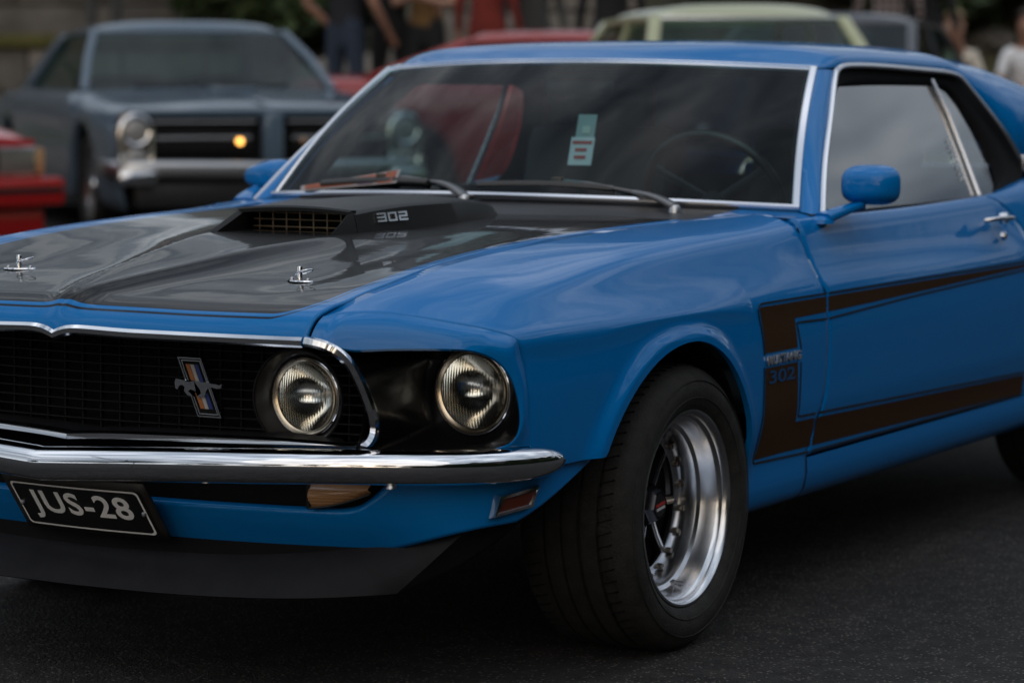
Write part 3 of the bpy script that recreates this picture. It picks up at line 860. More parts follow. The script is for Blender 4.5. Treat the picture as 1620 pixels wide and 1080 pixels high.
# old scuffs in the plating, a hand's width from the centre
for k_s, (y0, y1, dz_) in enumerate(((.205, .215, .004), (.222, .228, -.004), (.228, .233, .002), (.262, .263, -.006), (.16, .195, .012), (.13, .16, .017))):
    q0, q1 = (np.array([np.interp(yy_, bp_path[:, 1], bp_path[:, 0])+.0285, yy_, np.interp(yy_, bp_path[:, 1], bp_path[:, 2])+.004+d_]) for yy_, d_ in ((y0, dz_), (y1, dz_+(.004 if k_s < 4 else -.005))))
    sweep('bumper_scuff', np.array([q0, q1]), circ(.0011 if k_s < 4 else .0005, 5), SATIN if k_s < 4 else STEEL, BUMP, up=(1, 0, 0))
for s in (1, -1):
    for yy, xx in ((.70, .893), (.36, 1.000)):
        lathe('bumper_bolt', [(0, .012), (.006, .010), (.010, .004), (.0105, 0)], STEEL, BUMP, 16, 'z', (xx-.012, s*yy, .4405)).rotation_euler = (0, 0, 0)

# ---- lower valance
VP = nspline([(.922, 0), (.917, .15), (.900, .34), (.868, .52), (.830, .655), (.785, .745), (.735, .803), (.67, .842), (.60, .860), (.52, .866), (.43, .868), (.36, .868)], 110)
VTOP = pchip([0, .56, .60, .64, .68, .9], [.386, .386, .392, .42, .4555, .4555])
def valance(mirror):
    G = []
    T = np.gradient(VP, axis=0); T /= np.linalg.norm(T, axis=1)[:, None]; N = np.stack([T[:, 1], -T[:, 0]], 1)
    for i, (x, y) in enumerate(VP):
        nx, ny = N[i]
        zt = float(VTOP(y))
        if x < .395: continue
        zlow = .285+.075*smooth01((y-.55)/.32)
        za = float(arch_z(np.array(x), ARC))
        if y > .8 and x < .66: zlow = max(zlow, .36+(.66-x)/.265*.097)
        row = []
        for z in np.linspace(zt, zlow, 16):
            off = float(pchip([.26, .30, .33, .36, .39, .41, .46], [-.085, -.055, -.033, -.014, -.003, 0, -.002])(z))
            off *= 1-.75*smooth01((y-.62)/.2)
            row.append((x+nx*off, y+ny*off, z))
        if zt < .45: row[0] = (row[0][0]-nx*.012, row[0][1]-ny*.012, row[0][2]+.002)
        G.append(row)
    o = grid_obj('front_valance', np.array(G), BLUE, CAR, mirror=mirror, flip=True, solid=.006)
    return o
for mir in (False, True): valance(mir)
P = [[(x-.05, y, z) for z in (.25, .33, .40, .50)] for x, y in np.vstack([(VP[VP[:, 1] < .62][::-1]*[1, -1])[:-1], VP[VP[:, 1] < .62]])]
grid_obj('lower_grille_backing', np.array(P), MATTEB, CAR)

# turn signals in the valance
AMB = mat('amber_lens', (.50, .27, .13), .18, coat=.6)
for s in (1, -1):
    L_ = nspline([(.868, .515, 0), (.855, .56, 0), (.834, .628, 0)], 12)
    G = []
    for i, p in enumerate(L_):
        t = i/11; h0 = .391+.030*t**1.6; h1 = .436
        G.append([(p[0]+.014*math.sin(math.pi*q), s*p[1], h0+(h1-h0)*q) for q in np.linspace(0, 1, 9)])
    sg = grid_obj('turn_signal', np.array(G), AMB, CAR, flip=s < 0)
    fr = np.vstack([[(p[0]+.004, s*p[1], .389+.030*(i/11)**1.6) for i, p in enumerate(L_)]])
    sweep('signal_frame', fr, rrect(.012, .004, .001, 2), GLOSSB, sg)
    sweep('signal_frame', np.array([(.874, s*.512, .388), (.874, s*.512, .437)]), rrect(.008, .006, .001, 2), GLOSSB, sg, up=(1, 0, 0))
    for k in range(6):
        z = .398+k*.0065
        sweep('lens_rib', np.array([(p[0]+.0145*math.sin(math.pi*min(1, max(0, (z-.391-.03*(i/11)**1.6)/(.045-.03*(i/11)**1.6)))) , s*p[1], z) for i, p in enumerate(L_) if z > .392+.03*(i/11)**1.6]), circ(.0012, 6), AMB, sg)

# side marker lamps
RLENS = mat('marker_red', (.085, .016, .008), .22, coat=.5)
def marker(mirror):
    i = int(np.argmin(np.abs(VP[:, 0]-.668)+(VP[:, 1] < .6))); tg = VP[i+2]-VP[i-2]; tg /= np.linalg.norm(tg)
    c = np.array([VP[i][0]+tg[1]*.003, VP[i][1]-tg[0]*.003, .4005]); t = np.array([tg[0], tg[1], .13]); t /= np.linalg.norm(t)
    nrm = np.array([tg[1], -tg[0], 0.0])
    up = np.cross(nrm, t); up = up if up[2] > 0 else -up
    def pts(w, h, d, sl=.010):
        return [c+t*(sx*w/2+sl*sz)+up*(sz*h/2)+nrm*d for sx, sz in ((-1, -1), (1, -1), (1, 1), (-1, 1))]
    bm = bmesh.new()
    loops = [[bm.verts.new(p*(1, -1, 1) if mirror else p) for p in pts(*a)] for a in ((.098, .042, -.006), (.092, .036, .010), (.080, .025, .012), (.076, .022, .004))]
    for a, b in zip(loops[:-1], loops[1:]):
        for i in range(4): bm.faces.new((a[i], a[(i+1) % 4], b[(i+1) % 4], b[i]))
    bmesh.ops.recalc_face_normals(bm, faces=bm.faces)
    fr = bm_obj('side_marker', bm, CHROME, CAR, 25)
    bm = bmesh.new(); q = [bm.verts.new(p*(1, -1, 1) if mirror else p) for p in pts(.080, .025, .007)]; bm.faces.new(q)
    r_ = bmesh.ops.extrude_face_region(bm, geom=list(bm.faces))
    bmesh.ops.translate(bm, vec=nrm*(-.008)*(np.array([1, -1, 1]) if mirror else 1), verts=[v for v in r_['geom'] if isinstance(v, bmesh.types.BMVert)])
    bmesh.ops.recalc_face_normals(bm, faces=bm.faces)
    bm_obj('marker_lens', bm, RLENS, fr, 30)
for mir in (False, True): marker(mir)

# ---- chin spoiler
def spoiler():
    top = nspline([(.850, 0, .292), (.845, .2, .293), (.822, .42, .302), (.785, .60, .326), (.742, .725, .352), (.715, .79, .368)], 30)
    botm = nspline([(.935, 0, .206), (.928, .2, .207), (.905, .40, .212), (.86, .55, .219), (.822, .640, .2265), (.806, .664, .228)], 30)
    sideT = nspline([(.715, .79, .368), (.66, .815, .376), (.585, .838, .388)], 8); sideB = nspline([(.806, .664, .228), (.72, .725, .262), (.585, .836, .372)], 8)
    for mir in (False, True):
        G = [[top[i]*(1-u)+botm[i]*u+np.array([.010, 0, -.004])*math.sin(math.pi*u) for u in np.linspace(0, 1, 9)] for i in range(30)]
        G += [[sideT[i]*(1-u)+sideB[i]*u for u in np.linspace(0, 1, 9)] for i in range(1, 8)]
        G = [r+[r[-1]+np.array([-.010, -.004, -.004]), r[-1]+np.array([-.05, -.01, 0.01])] for r in G]
        o = grid_obj('chin_spoiler', np.array(G), SPOILER, CAR, mirror=mir, flip=True)
        sharp(o.data, 28)
spoiler()

# ---- number plate on a bent holder
PLATE_H = .118
PLW = mat('plate_white', (.86, .83, .80), .45)
def plate():
    yc = .036
    def bent(v, w, d=0.0):      # v across (-1..1), w down (0 top..1 bottom)
        y = v*.163
        x = .992-.36*y*y+.02*y-.066*w+d*.72
        z = .411-.091*w+d*-.68
        return np.array((x, yc+y, z))
    def sheet(name, v0, v1, w0, w1, d, m, par, nv=17, nw=6):
        G = [[bent(v, w, d) for w in np.linspace(w0, w1, nw)] for v in np.linspace(v0, v1, nv)]
        return grid_obj(name, np.array(G), m, par)
    hold = sheet('number_plate', -1.09, 1.09, -.16, 1.16, -.004, mat('plate_holder', (.022, .019, .016), .5), CAR)
    md = hold.modifiers.new('s', 'SOLIDIFY'); md.thickness = .006; md.offset = 0
    hold['label'] = 'black number plate with white characters'
    sheet('plate_face', -1, 1, 0, 1, .002, mat('plate_black', (.007, .007, .008), .35), hold)
    # white border line following the bend
    def border():
        w_, h_ = 2*.965, .93
        loop = [(a/ .221*.221, b) for a, b in ()]
        pts = []
        for cx, cy, a0 in ((.90, .09, -90), (.90, .91, 0), (-.90, .91, 90), (-.90, .09, 180)):
            for i in range(6):
                a = R(a0+90*i/5); pts.append((cx+.06*math.cos(a)*1.0, cy+.055*math.sin(a)*1.0*1.4))
        P = []
        for i in range(len(pts)):
            a, b = np.array(pts[i]), np.array(pts[(i+1) % len(pts)])
            for u in np.linspace(0, 1, 8)[:-1]: P.append(a+(b-a)*u)
        G = []
        P = np.array(P); C_ = np.array([0, .5])
        for p in P:
            t = []
            for s_ in (-.0022, .0022):
                dv_ = (p-C_)/np.array([1, 1]); g = np.array([np.sign(dv_[0])*(abs(p[0]) > .9), np.sign(dv_[1])*(abs(p[1]-.5) > .41)])
                q = p+np.array([g[0]*s_/.163, g[1]*s_/.118]); t.append(bent(q[0], q[1], .0035))
            G.append(t)
        grid_obj('plate_border', np.array(G), PLW, hold, cu=True)
    border()
    # characters laid on the bent sheet
    t = text_mesh('plate_characters', 'JUS-28', .1, PLW, hold, .0005, bold=.0016, spacing=1.08)
    co = np.array([v.co[:] for v in t.data.vertices]); mn, mx_ = co.min(0), co.max(0)
    for v in t.data.vertices:
        a = (v.co.x-mn[0])/(mx_[0]-mn[0])*2-1; b = 1-(v.co.y-mn[1])/(mx_[1]-mn[1])
        p = bent(a*.77+.01, .15+b*.68, .0035+.0008*(v.co.z > 0)); v.co = Vector(p)
    bm = bmesh.new(); bm.from_mesh(t.data); bmesh.ops.recalc_face_normals(bm, faces=bm.faces); bm.to_mesh(t.data); bm.free()
    for v in (-.93, .93):
        p = bent(v, .5, .004)
        s_ = lathe('plate_screw', [(0, .003), (.004, .0025), (.0055, 0)], STEEL, hold, 12, 'x'); s_.location = p
plate()
# ================================================================== greenhouse
def ws_bot(v): y = v*.747; return np.array([-.62-.205*v*v, y, .905-.022*v*v])
def ws_top(v): y = v*.625; return np.array([-1.04-.153*v*v, y, 1.234-.020*v*v])
G = []
for v in np.linspace(-1, 1, 41):
    a, b = ws_bot(v*.985), ws_top(v*.985)
    G.append([a*(1-u)+b*u+np.array([.03, 0, .028])*math.sin(math.pi*u)*.55 for u in np.linspace(0.012, .985, 21)])
WSG = grid_obj('windshield', np.array(G), GLASS_WS, CAR, flip=False)
lpts = [ws_bot(v) for v in np.linspace(-1, 1, 41)]
rt = [ws_bot(1)*(1-u)+ws_top(1)*u+np.array([.03, 0, .028])*math.sin(math.pi*u)*.55 for u in np.linspace(0, 1, 16)]
tp = [ws_top(v) for v in np.linspace(1, -1, 41)]
# bright frame in four strips so corners stay mitred
def strip(path, nrm, w, name='windshield_trim', th=.007):
    return sweep(name, np.array(path), [(-w/2, -th), (-w/2, th*.4), (-w/2+.003, th), (w/2-.003, th), (w/2, th*.4), (w/2, -th)], TRIM, WSG, up=nrm, angle=30)
strip([p+np.array([-.004, 0, .006]) for p in lpts], (.72, 0, .69), .014)
strip([p+np.array([-.006, 0, -.004]) for p in tp], (.72, 0, .69), .019)
rt = np.array(rt); lt = rt*[1, -1, 1]
strip(rt+np.array([0, -.006, 0]), (.62, .45, .55), .019); strip(lt+np.array([0, .006, 0]), (.62, -.45, .55), .019)
# black ceramic edge just inside the frame
for pth, n_ in ((rt+np.array([-.004, -.020, -.003]), (.62, .45, .55)), (lt+np.array([-.004, .020, -.003]), (.62, -.45, .55)), (np.array([p+np.array([-.008, 0, -.017]) for p in tp]), (.72, 0, .69))):
    sweep('glass_seal', pth, [(-.008, -.002), (-.008, .002), (.008, .002), (.008, -.002)], MATTEB, WSG, up=n_, angle=30)

# cowl
G = []
for v in list(np.linspace(-1, 1, 61)):
    b = ws_bot(v)+np.array([-.01, 0, -.004]); ay = abs(b[1])
    xf = float(pchip([0, .60, .66, .75], [-.47, -.42, -.655, -.665])(ay)); zf = float(pchip([0, .55, .60, .66, .75], [.853, .850, .862, .876, .876])(ay))
    G.append([(xf*(1-u)+b[0]*u, b[1], zf*(1-u)+b[2]*u) for u in np.linspace(0, 1, 7)])
for sg in (-1, 1):
    e = G[0] if sg < 0 else G[-1]
    ex = [[(-.655-.21*u*k/3-.165*u*(1-k/3), sg*(.747+.052*k/3), (.877-.004*k/3)*(1-u)+(.879-.009*k/3)*u) for u in np.linspace(0, 1, 7)] for k in (1, 2, 3)]
    G = (ex[::-1]+G) if sg < 0 else (G+ex)
yk = [abs(r[0][1]) for r in G]; k0 = min(i for i in range(len(G)) if yk[i] < .625); k1 = max(i for i in range(len(G)) if yk[i] < .625)
grid_obj('cowl', np.array(G[k0:k1+1]), SATIN, CAR, flip=True)
grid_obj('cowl_corner', np.array(G[:k0+1]), BLUE, CAR, flip=True); grid_obj('cowl_corner', np.array(G[k1:]), BLUE, CAR, flip=True)

# A-pillars
DR = nspline([(-.815, .803, .866), (-.834, .799, .880), (-.957, .756, .973), (-1.126, .697, 1.105), (-1.222, .664, 1.181), (-1.258, .654, 1.206)], 20)
def pillar(mirror):
    Wp = poly(np.array(rt)+np.array([0, .004, -.002]), 20)
    G = []
    for i in range(20):
        a, b = Wp[i], DR[i]
        mid = (a+b)/2+np.array([.004, .010, .002])
        G.append([a+np.array([-.02, -.02, -.008]), a, a*.6+mid*.4+np.array([.002, .002, 0]), mid, b*.6+mid*.4+np.array([0, .005, 0]), b, b+np.array([-.012, -.02, 0])])
    grid_obj('windshield_pillar', np.array(G), BLUE, CAR, mirror=mirror, flip=False, angle=60)
for mir in (False, True): pillar(mir)

# roof with fastback tail
ZCR = pchip([-1.03, -1.08, -1.15, -1.25, -1.4, -1.6, -2.0, -2.3, -2.7, -3.1, -3.5, -3.7], [1.236, 1.252, 1.267, 1.279, 1.287, 1.289, 1.284, 1.266, 1.20, 1.095, .985, .945])
EY = pchip([-1.19, -1.26, -1.36, -1.6, -1.95, -2.06, -2.12, -2.20, -2.285, -2.33, -2.6, -3.1, -3.7], [.628, .648, .644, .646, .651, .656, .664, .700, .745, .765, .775, .757, .70])
EZ = pchip([-1.19, -1.26, -1.32, -1.6, -1.92, -2.05, -2.11, -2.20, -2.285, -2.33, -2.6, -3.1, -3.7], [1.214, 1.216, 1.2225, 1.221, 1.210, 1.200, 1.178, 1.100, 1.002, .945, .934, .938, .932])
PE = pchip([-1.1, -1.9, -2.4, -3.7], [3.0, 3.2, 5.0, 6.0])
nu, nv = 80, 31
G = []
for u in np.linspace(0, 1, nu):
    row = []
    for v in np.linspace(-1, 1, 2*nv-1):
        v = math.copysign(abs(v)**.8, v)
        f = ws_top(v)
        xr_ = -3.70
        x = f[0]+(xr_-f[0])*u**1.25
        av = abs(v)
        ey, ez = float(EY(x)), float(EZ(x)); zc_ = float(ZCR(x))
        if x > -1.19: ey = .628
        k = max(0.0, 1-av**float(PE(x)))**.42
        y = math.copysign(ey*av, v) if v else 0
        zfull = ez+(zc_-ez)*k
        # near the header the skin starts on the glass edge
        w = smooth01((f[0]-x)/.16)
        z = (f[2]+.003)*(1-w)+zfull*w+.010*math.sin(math.pi*w)*(1-av*av)
        yy = f[1]*(1-w)+y*w
        row.append((x, yy, z))
    G.append(row)
ROOF = grid_obj('roof', np.array(G), BLUE, CAR, flip=True, solid=.006)
# rear glass
G = [[(x, y, float(EZ(x))+(float(ZCR(x))-float(EZ(x)))*(1-(abs(y)/float(EY(x)))**float(PE(x)))**.42+.006) for y in np.linspace(-.50, .50, 21)] for x in np.linspace(-2.45, -3.15, 16)]
grid_obj('rear_window', np.array(G), mat('dark_glass', (.01, .012, .013), .03, coat=1), CAR, flip=False)

# side glass, in the leaning plane y = .80-(z-.875)*.446
def gp(x, z, d=0.0): return np.array([x+d*2.6, .80-(z-.875)*.446+d, z])
CH = [(-.843, .868), (-.957, .973), (-1.126, 1.105), (-1.222, 1.181), (-1.262, 1.207), (-1.31, 1.219), (-1.36, 1.2215), (-1.583, 1.219), (-1.921, 1.208), (-2.045, 1.200), (-2.085, 1.190), (-2.112, 1.170), (-2.189, 1.100), (-2.275, 1.000), (-2.292, .966)]
for mir in (False, True):
    sgn = -1 if mir else 1
    def SP(P): return np.array(P)*[1, sgn, 1]
    ch = nspline([gp(x, z, .006) for x, z in CH], 90)
    sweep('drip_molding', ch*[1, sgn, 1], circ(.0075, 8), TRIM, CAR)
    box('molding_end', (-2.288, sgn*.770, .955), (.022, .012, .045), TRIM, CAR, .003)
    # black frame between molding and glass
    outer = poly(np.vstack([[gp(x, z, -.006) for x, z in CH], [gp(-2.27, .93, -.006), gp(-2.20, .905, -.006), gp(-2.02, .885, -.006), gp(-1.90, .878, -.006), gp(-.84, .868, -.006)]]), 120)
    innerp = [(-.815, .874), (-1.010, 1.03), (-1.190, 1.165), (-1.215, 1.172), (-1.532, 1.171), (-1.857, 1.167), (-1.915, 1.152), (-1.955, 1.110), (-1.99, 1.044), (-2.005, .985), (-2.005, .93), (-1.985, .895), (-1.95, .880), (-.82, .872)]
    inner = poly(np.array([gp(x, z, -.010) for x, z in innerp]), 120)
    # match the two loops by angle around the window centre
    c = np.array([-1.55, 1.02])
    def bya(P):
        a = np.unwrap(np.arctan2(P[:, 2]-c[1], P[:, 0]-c[0])); return a
    ang = np.linspace(0, 2*math.pi, 160, endpoint=False)
    def sample(P):
        out = []
        Q = np.vstack([P, P[:1]])[:, [0, 2]]-c
        for a in ang:
            d = np.array([math.cos(a), math.sin(a)]); best = None
            for i in range(len(Q)-1):
                p, q = Q[i], Q[i+1]; e = q-p; den = d[0]*e[1]-d[1]*e[0]
                if abs(den) < 1e-12: continue
                t = (p[0]*e[1]-p[1]*e[0])/den; s = (p[0]*d[1]-p[1]*d[0])/den
                if t > 0 and -1e-9 <= s <= 1+1e-9 and (best is None or t > best): best = t
            out.append(c+d*best)
        return np.array(out)
    so, si = sample(outer), sample(inner)
    G = [[gp(*so[i], -.004)*[1, sgn, 1], gp(*(so[i]*.5+si[i]*.5), -.012)*[1, sgn, 1], gp(*si[i], -.016)*[1, sgn, 1], gp(*si[i], -.045)*[1, sgn, 1]] for i in range(160)]
    grid_obj('window_surround', np.array(G), MATTEB, CAR, cu=True, flip=mir)
    # panes
    dg = [(-.80, .870), (-1.0, 1.03), (-1.18, 1.168), (-1.532, 1.173), (-1.857, 1.169), (-1.889, 1.045), (-1.884, .87)]
    bm = bmesh.new(); bm.faces.new([bm.verts.new(gp(x, z, -.016)*[1, sgn, 1]) for x, z in dg]); bmesh.ops.triangulate(bm, faces=bm.faces)
    DG = bm_obj('side_window', bm, GLASS_SIDE, CAR, None)
    qg = [(-1.868, 1.168), (-1.92, 1.157), (-1.965, 1.115), (-2.0, 1.045), (-2.015, .95), (-2.0, .88), (-1.884, .87), (-1.889, 1.045)]
    bm = bmesh.new(); bm.faces.new([bm.verts.new(gp(x, z, -.018)*[1, sgn, 1]) for x, z in qg]); bmesh.ops.triangulate(bm, faces=bm.faces)
    bm_obj('quarter_window', bm, GLASS_SIDE, CAR, None)
    sweep('window_divider', np.array([gp(*p, -.008)*[1, sgn, 1] for p in ((-1.866, 1.186), (-1.889, 1.095), (-1.886, .987), (-1.877, .878))]), rrect(.016, .010, .003, 2), TRIM, CAR, up=(0, sgn, 0))
    # belt strip
    sweep('belt_seal', np.array([(x, sgn*(.789-.0), .8735+.006*smooth01((-x-1.6)/.4)) for x in np.linspace(-.80, -1.93, 20)]), rrect(.010, .006, .002, 2), SATIN, CAR)
    if not mir:
        # faint vertical lettering sticker inside the rear edge of the door glass
        SW_ = mat('sticker_white', (.95, .95, .92), .6)
        for q in range(8):
            z_ = .925+q*.014; x_ = -1.80-.10*(z_-.96)-(.006 if q == 0 else 0)
            sweep('window_sticker', np.array([gp(x_+.012+(.010 if q == 0 else 0), z_-.003, -.0140), gp(x_-.012, z_+.003, -.0140)]), [(-.0035, .0003), (.0035, .0003), (.0035, -.0003), (-.0035, -.0003)], SW_, DG, up=(0, 1, 0))

# ================================================================== mirrors
def mirror(sgn):
    c = np.array([-.945, .880, .9415]) if sgn > 0 else np.array([-.985, -.862, .928])
    P = []
    nu, nv = 28, 32
    def sp(w, m): return math.copysign(abs(w)**m, w)
    for i in range(nu):
        a = -math.pi/2+math.pi*i/(nu-1); row = []
        for j in range(nv):
            b = 2*math.pi*j/nv
            # axis along x: front bulges, back flat
            ex = math.sin(a); rr = sp(math.cos(a), .55)
            ax = .055*ex if ex > 0 else .028*ex
            yv = .072*rr*sp(math.cos(b), .62)*(1-.06*ex)
            tp_ = 1-.42*smooth01((yv+.02)/.092) if sgn < 0 else 1.0          # the passenger housing tapers outwards
            row.append(c+np.array([ax*(tp_ if sgn < 0 else 1), sgn*yv*(1.15 if sgn < 0 else 1), .047*rr*sp(math.sin(b), .62)*(1-.10*ex)*tp_]))
        P.append(row)
    h = grid_obj('door_mirror', np.array(P), BLUE, CAR, cv=True, flip=sgn > 0)
    G = [[c+np.array([-.0285, sgn*.054*a, .033*b*(1-.15*abs(a)**4)*(1 if sgn > 0 else .6)]) for a in np.linspace(-1, 1, 9)] for b in np.linspace(-1, 1, 7)]
    grid_obj('mirror_glass', np.array(G), CHROME, h, flip=sgn < 0)
    # stalk: angled arm from the door top to the housing
    arm = np.array([(-.800, sgn*.822, .868), (-.835, sgn*.836, .878), (-.885, sgn*.853, .889), (-.915, sgn*.862, .895)])
    sweep('mirror_arm', nspline(arm, 12), rrect(.044, .020, .008, 3), BLUE, h, scale=np.linspace(1.2, .8, 12))
    lathe('mirror_pivot', [(0, .012), (.008, .012), (.010, .004), (.010, -.012), (0, -.012)], BLUE, h, 16, 'z', (-.922, sgn*.866, .896))
    lathe('mirror_base', [(0, .012), (.020, .010), (.030, .003), (.032, -.006)], BLUE, h, 24, 'z', (-.800, sgn*.818, .862))
mirror(1); mirror(-1)

# ================================================================== wipers
WARM = mat('wiper_arm_metal', (.26, .25, .25), .35, metal=1)
def wiper(piv, elbow, knuckle, b0, b1, nm='wiper'):
    w = sweep(nm, np.vstack([nspline([piv, np.array(piv)*.55+np.array(elbow)*.45+np.array([0, 0, .006]), elbow], 10)]), rrect(.023, .014, .004, 3), WARM, CAR, scale=np.linspace(1.15, .75, 10))
    sweep('wiper_arm', np.array([elbow, np.array(elbow)*.4+np.array(knuckle)*.6+np.array([0, 0, .004]), knuckle]), rrect(.010, .007, .001, 2), WARM, w)
    b0, b1 = np.array(b0, float), np.array(b1, float)
    sweep('wiper_blade', nspline([b0, (b0+b1)/2+np.array([0.002, 0, .006]), b1], 12), rrect(.016, .012, .003, 2), mat('wiper_frame', (.05, .046, .043), .4, metal=.5), w, up=(.7, 0, .7))
    sweep('wiper_rubber', nspline([b0+[-.008, 0, -.012], (b0+b1)/2+np.array([-.008, 0, -.009]), b1+[-.008, 0, -.012]], 12), rrect(.006, .028, .001, 1), MATTEB, w, up=(.7, 0, .7))
    k = np.array(knuckle)
    box('wiper_clip', k, (.022, .030, .014), mat('wiper_clip_bronze', (.10, .075, .055), .4, metal=.6), w, .003)
    lathe('wiper_pivot', [(0, .012), (.010, .011), (.014, .004), (.015, -.014)], STEEL, w, 18, 'z', tuple(np.array(piv)+[0, 0, -.006]))
wiper((-.655, .510, .893), (-.690, .385, .924), (-.690, .180, .948), (-.690, .330, .930), (-.650, -.020, .934))
wiper((-.610, -.035, .908), (-.655, -.135, .938), (-.700, -.325, .948), (-.655, -.165, .938), (-.735, -.53, .925))

# event flyer tucked under the passenger wiper
fly = empty('paper_flyer', (-.72, -.40, .92), 0, 'orange and white paper flyer tucked under the wiper of the blue coupe', 'flyer')
def flyer_quad(name, pts, m, d):
    bm = bmesh.new(); f = [bm.verts.new(np.array(p)-np.array([-.72, -.40, .92])+np.array([d, 0, d])) for p in pts]; bm.faces.new(f)
    r_ = bmesh.ops.extrude_face_region(bm, geom=list(bm.faces)); bmesh.ops.translate(bm, vec=(-.0008, 0, -.0008), verts=[v for v in r_['geom'] if isinstance(v, bmesh.types.BMVert)])
    bmesh.ops.recalc_face_normals(bm, faces=bm.faces)
    return bm_obj(name, bm, m, fly, None)
OR = mat('flyer_orange', (.30, .075, .03), .6, var=.2, vscale=30); FW = mat('flyer_paper', (.34, .29, .28), .7)
A_ = np.array([-.700, -.270, .962]); B_ = np.array([-.665, -.262, .930]); C_ = np.array([-.745, -.60, .900]); D_ = np.array([-.760, -.61, .912])
flyer_quad('sheet', (A_, B_, C_, D_), FW, .004)
def fm_(u, v): return (A_*(1-u)+D_*u)*(1-v)+(B_*(1-u)+C_*u)*v
for i, (u0, u1, v0, v1) in enumerate(((.03, .13, .08, .55), (.15, .42, .12, .42), (.05, .20, .60, .92), (.45, .95, .10, .80), (.24, .40, .55, .9))):
    flyer_quad('print_block', (fm_(u0, v0), fm_(u0, v1), fm_(u1, v1), fm_(u1, v0)), OR if i != 4 else mat('flyer_ink', (.10, .06, .10), .6), .0052)

# card hanging behind the windshield
card = empty('hanging_card', (-.95, .105, 1.038), 0, 'small white card with red bars stuck behind the windshield of the blue coupe', 'card')
def cq(name, y0, y1, z0, z1, m, d=0.0):
    return box(name, ((d)-.30*((z0+z1)/2-1.06)*1.15, (y0+y1)/2-.15, (z0+z1)/2-1.06), (.0012, y1-y0, (z1-z0)*1.06), m, card, rot=Matrix.Rotation(R(-18), 3, 'Y'))
cq('card_sheet', .118, .184, .998, 1.066, WHITE)
cq('card_sheet', .128, .180, 1.066, 1.122, mat('card_pale', (.30, .36, .33), .6))
for z in (1.054, 1.036, 1.018): cq('red_bar', .124+.010*(z < 1.05), .178-.012*(z < 1.05), z-.0045, z+.0035, RED, .002)
cq('card_mark', .145, .168, 1.076, 1.094, mat('card_mark', (.5, .5, .42), .5), .002)

# ================================================================== door handle, lock
def handle(sgn):
    d = DOOR[sgn < 0]
    hb = sweep('door_handle', nspline([(-1.735, sgn*.868, .822), (-1.745, sgn*.890, .826), (-1.80, sgn*.897, .826), (-1.855, sgn*.895, .824), (-1.868, sgn*.872, .820)], 24), rrect(.020, .011, .004, 3), CHROME, d)
    lathe('handle_button', [(0, .012), (.012, .011), (.015, .006), (.015, -.01)], CHROME, d, 18, 'y', (-1.872, sgn*.870, .822))
    lathe('door_lock', [(0, .006), (.009, .005), (.012, .0), (.012, -.006)], CHROME, d, 18, 'y', (-1.868, sgn*.872, .775))
handle(1); handle(-1)

# ================================================================== side stripe decals (laid just proud of the panels)
def side_y(x, z):
    F = F1 if x > -.668 else F2
    y4 = float(F[4][0](x)); z4 = float(F[4][1](x))
    t = min(1, max(0, (z4-z)/.05)); return y4*(1-t)+float(lowy(np.array(x), z))*t
def decal(name, outline, m, mirror, d=.0012, parent=None, step=.02):
    """outline: closed (x,z) polygon given as two matching chains -> strip grid"""
    A, B = outline
    n_ = max(2, int(max(np.abs(np.diff(np.array(A), axis=0)).sum(), np.abs(np.diff(np.array(B), axis=0)).sum())/step))
    A = poly(np.array(A), n_); B = poly(np.array(B), n_)
    k = max(3, int(np.linalg.norm(A-B, axis=1).max()/step)+2)
    G = [[(p[0], side_y(p[0], p[1])+d, p[1]) for p in (a*(1-u)+b*u for u in np.linspace(0, 1, k))] for a, b in zip(A, B)]
    return grid_obj(name, np.array(G), m, parent or CAR, mirror=mirror, flip=True)
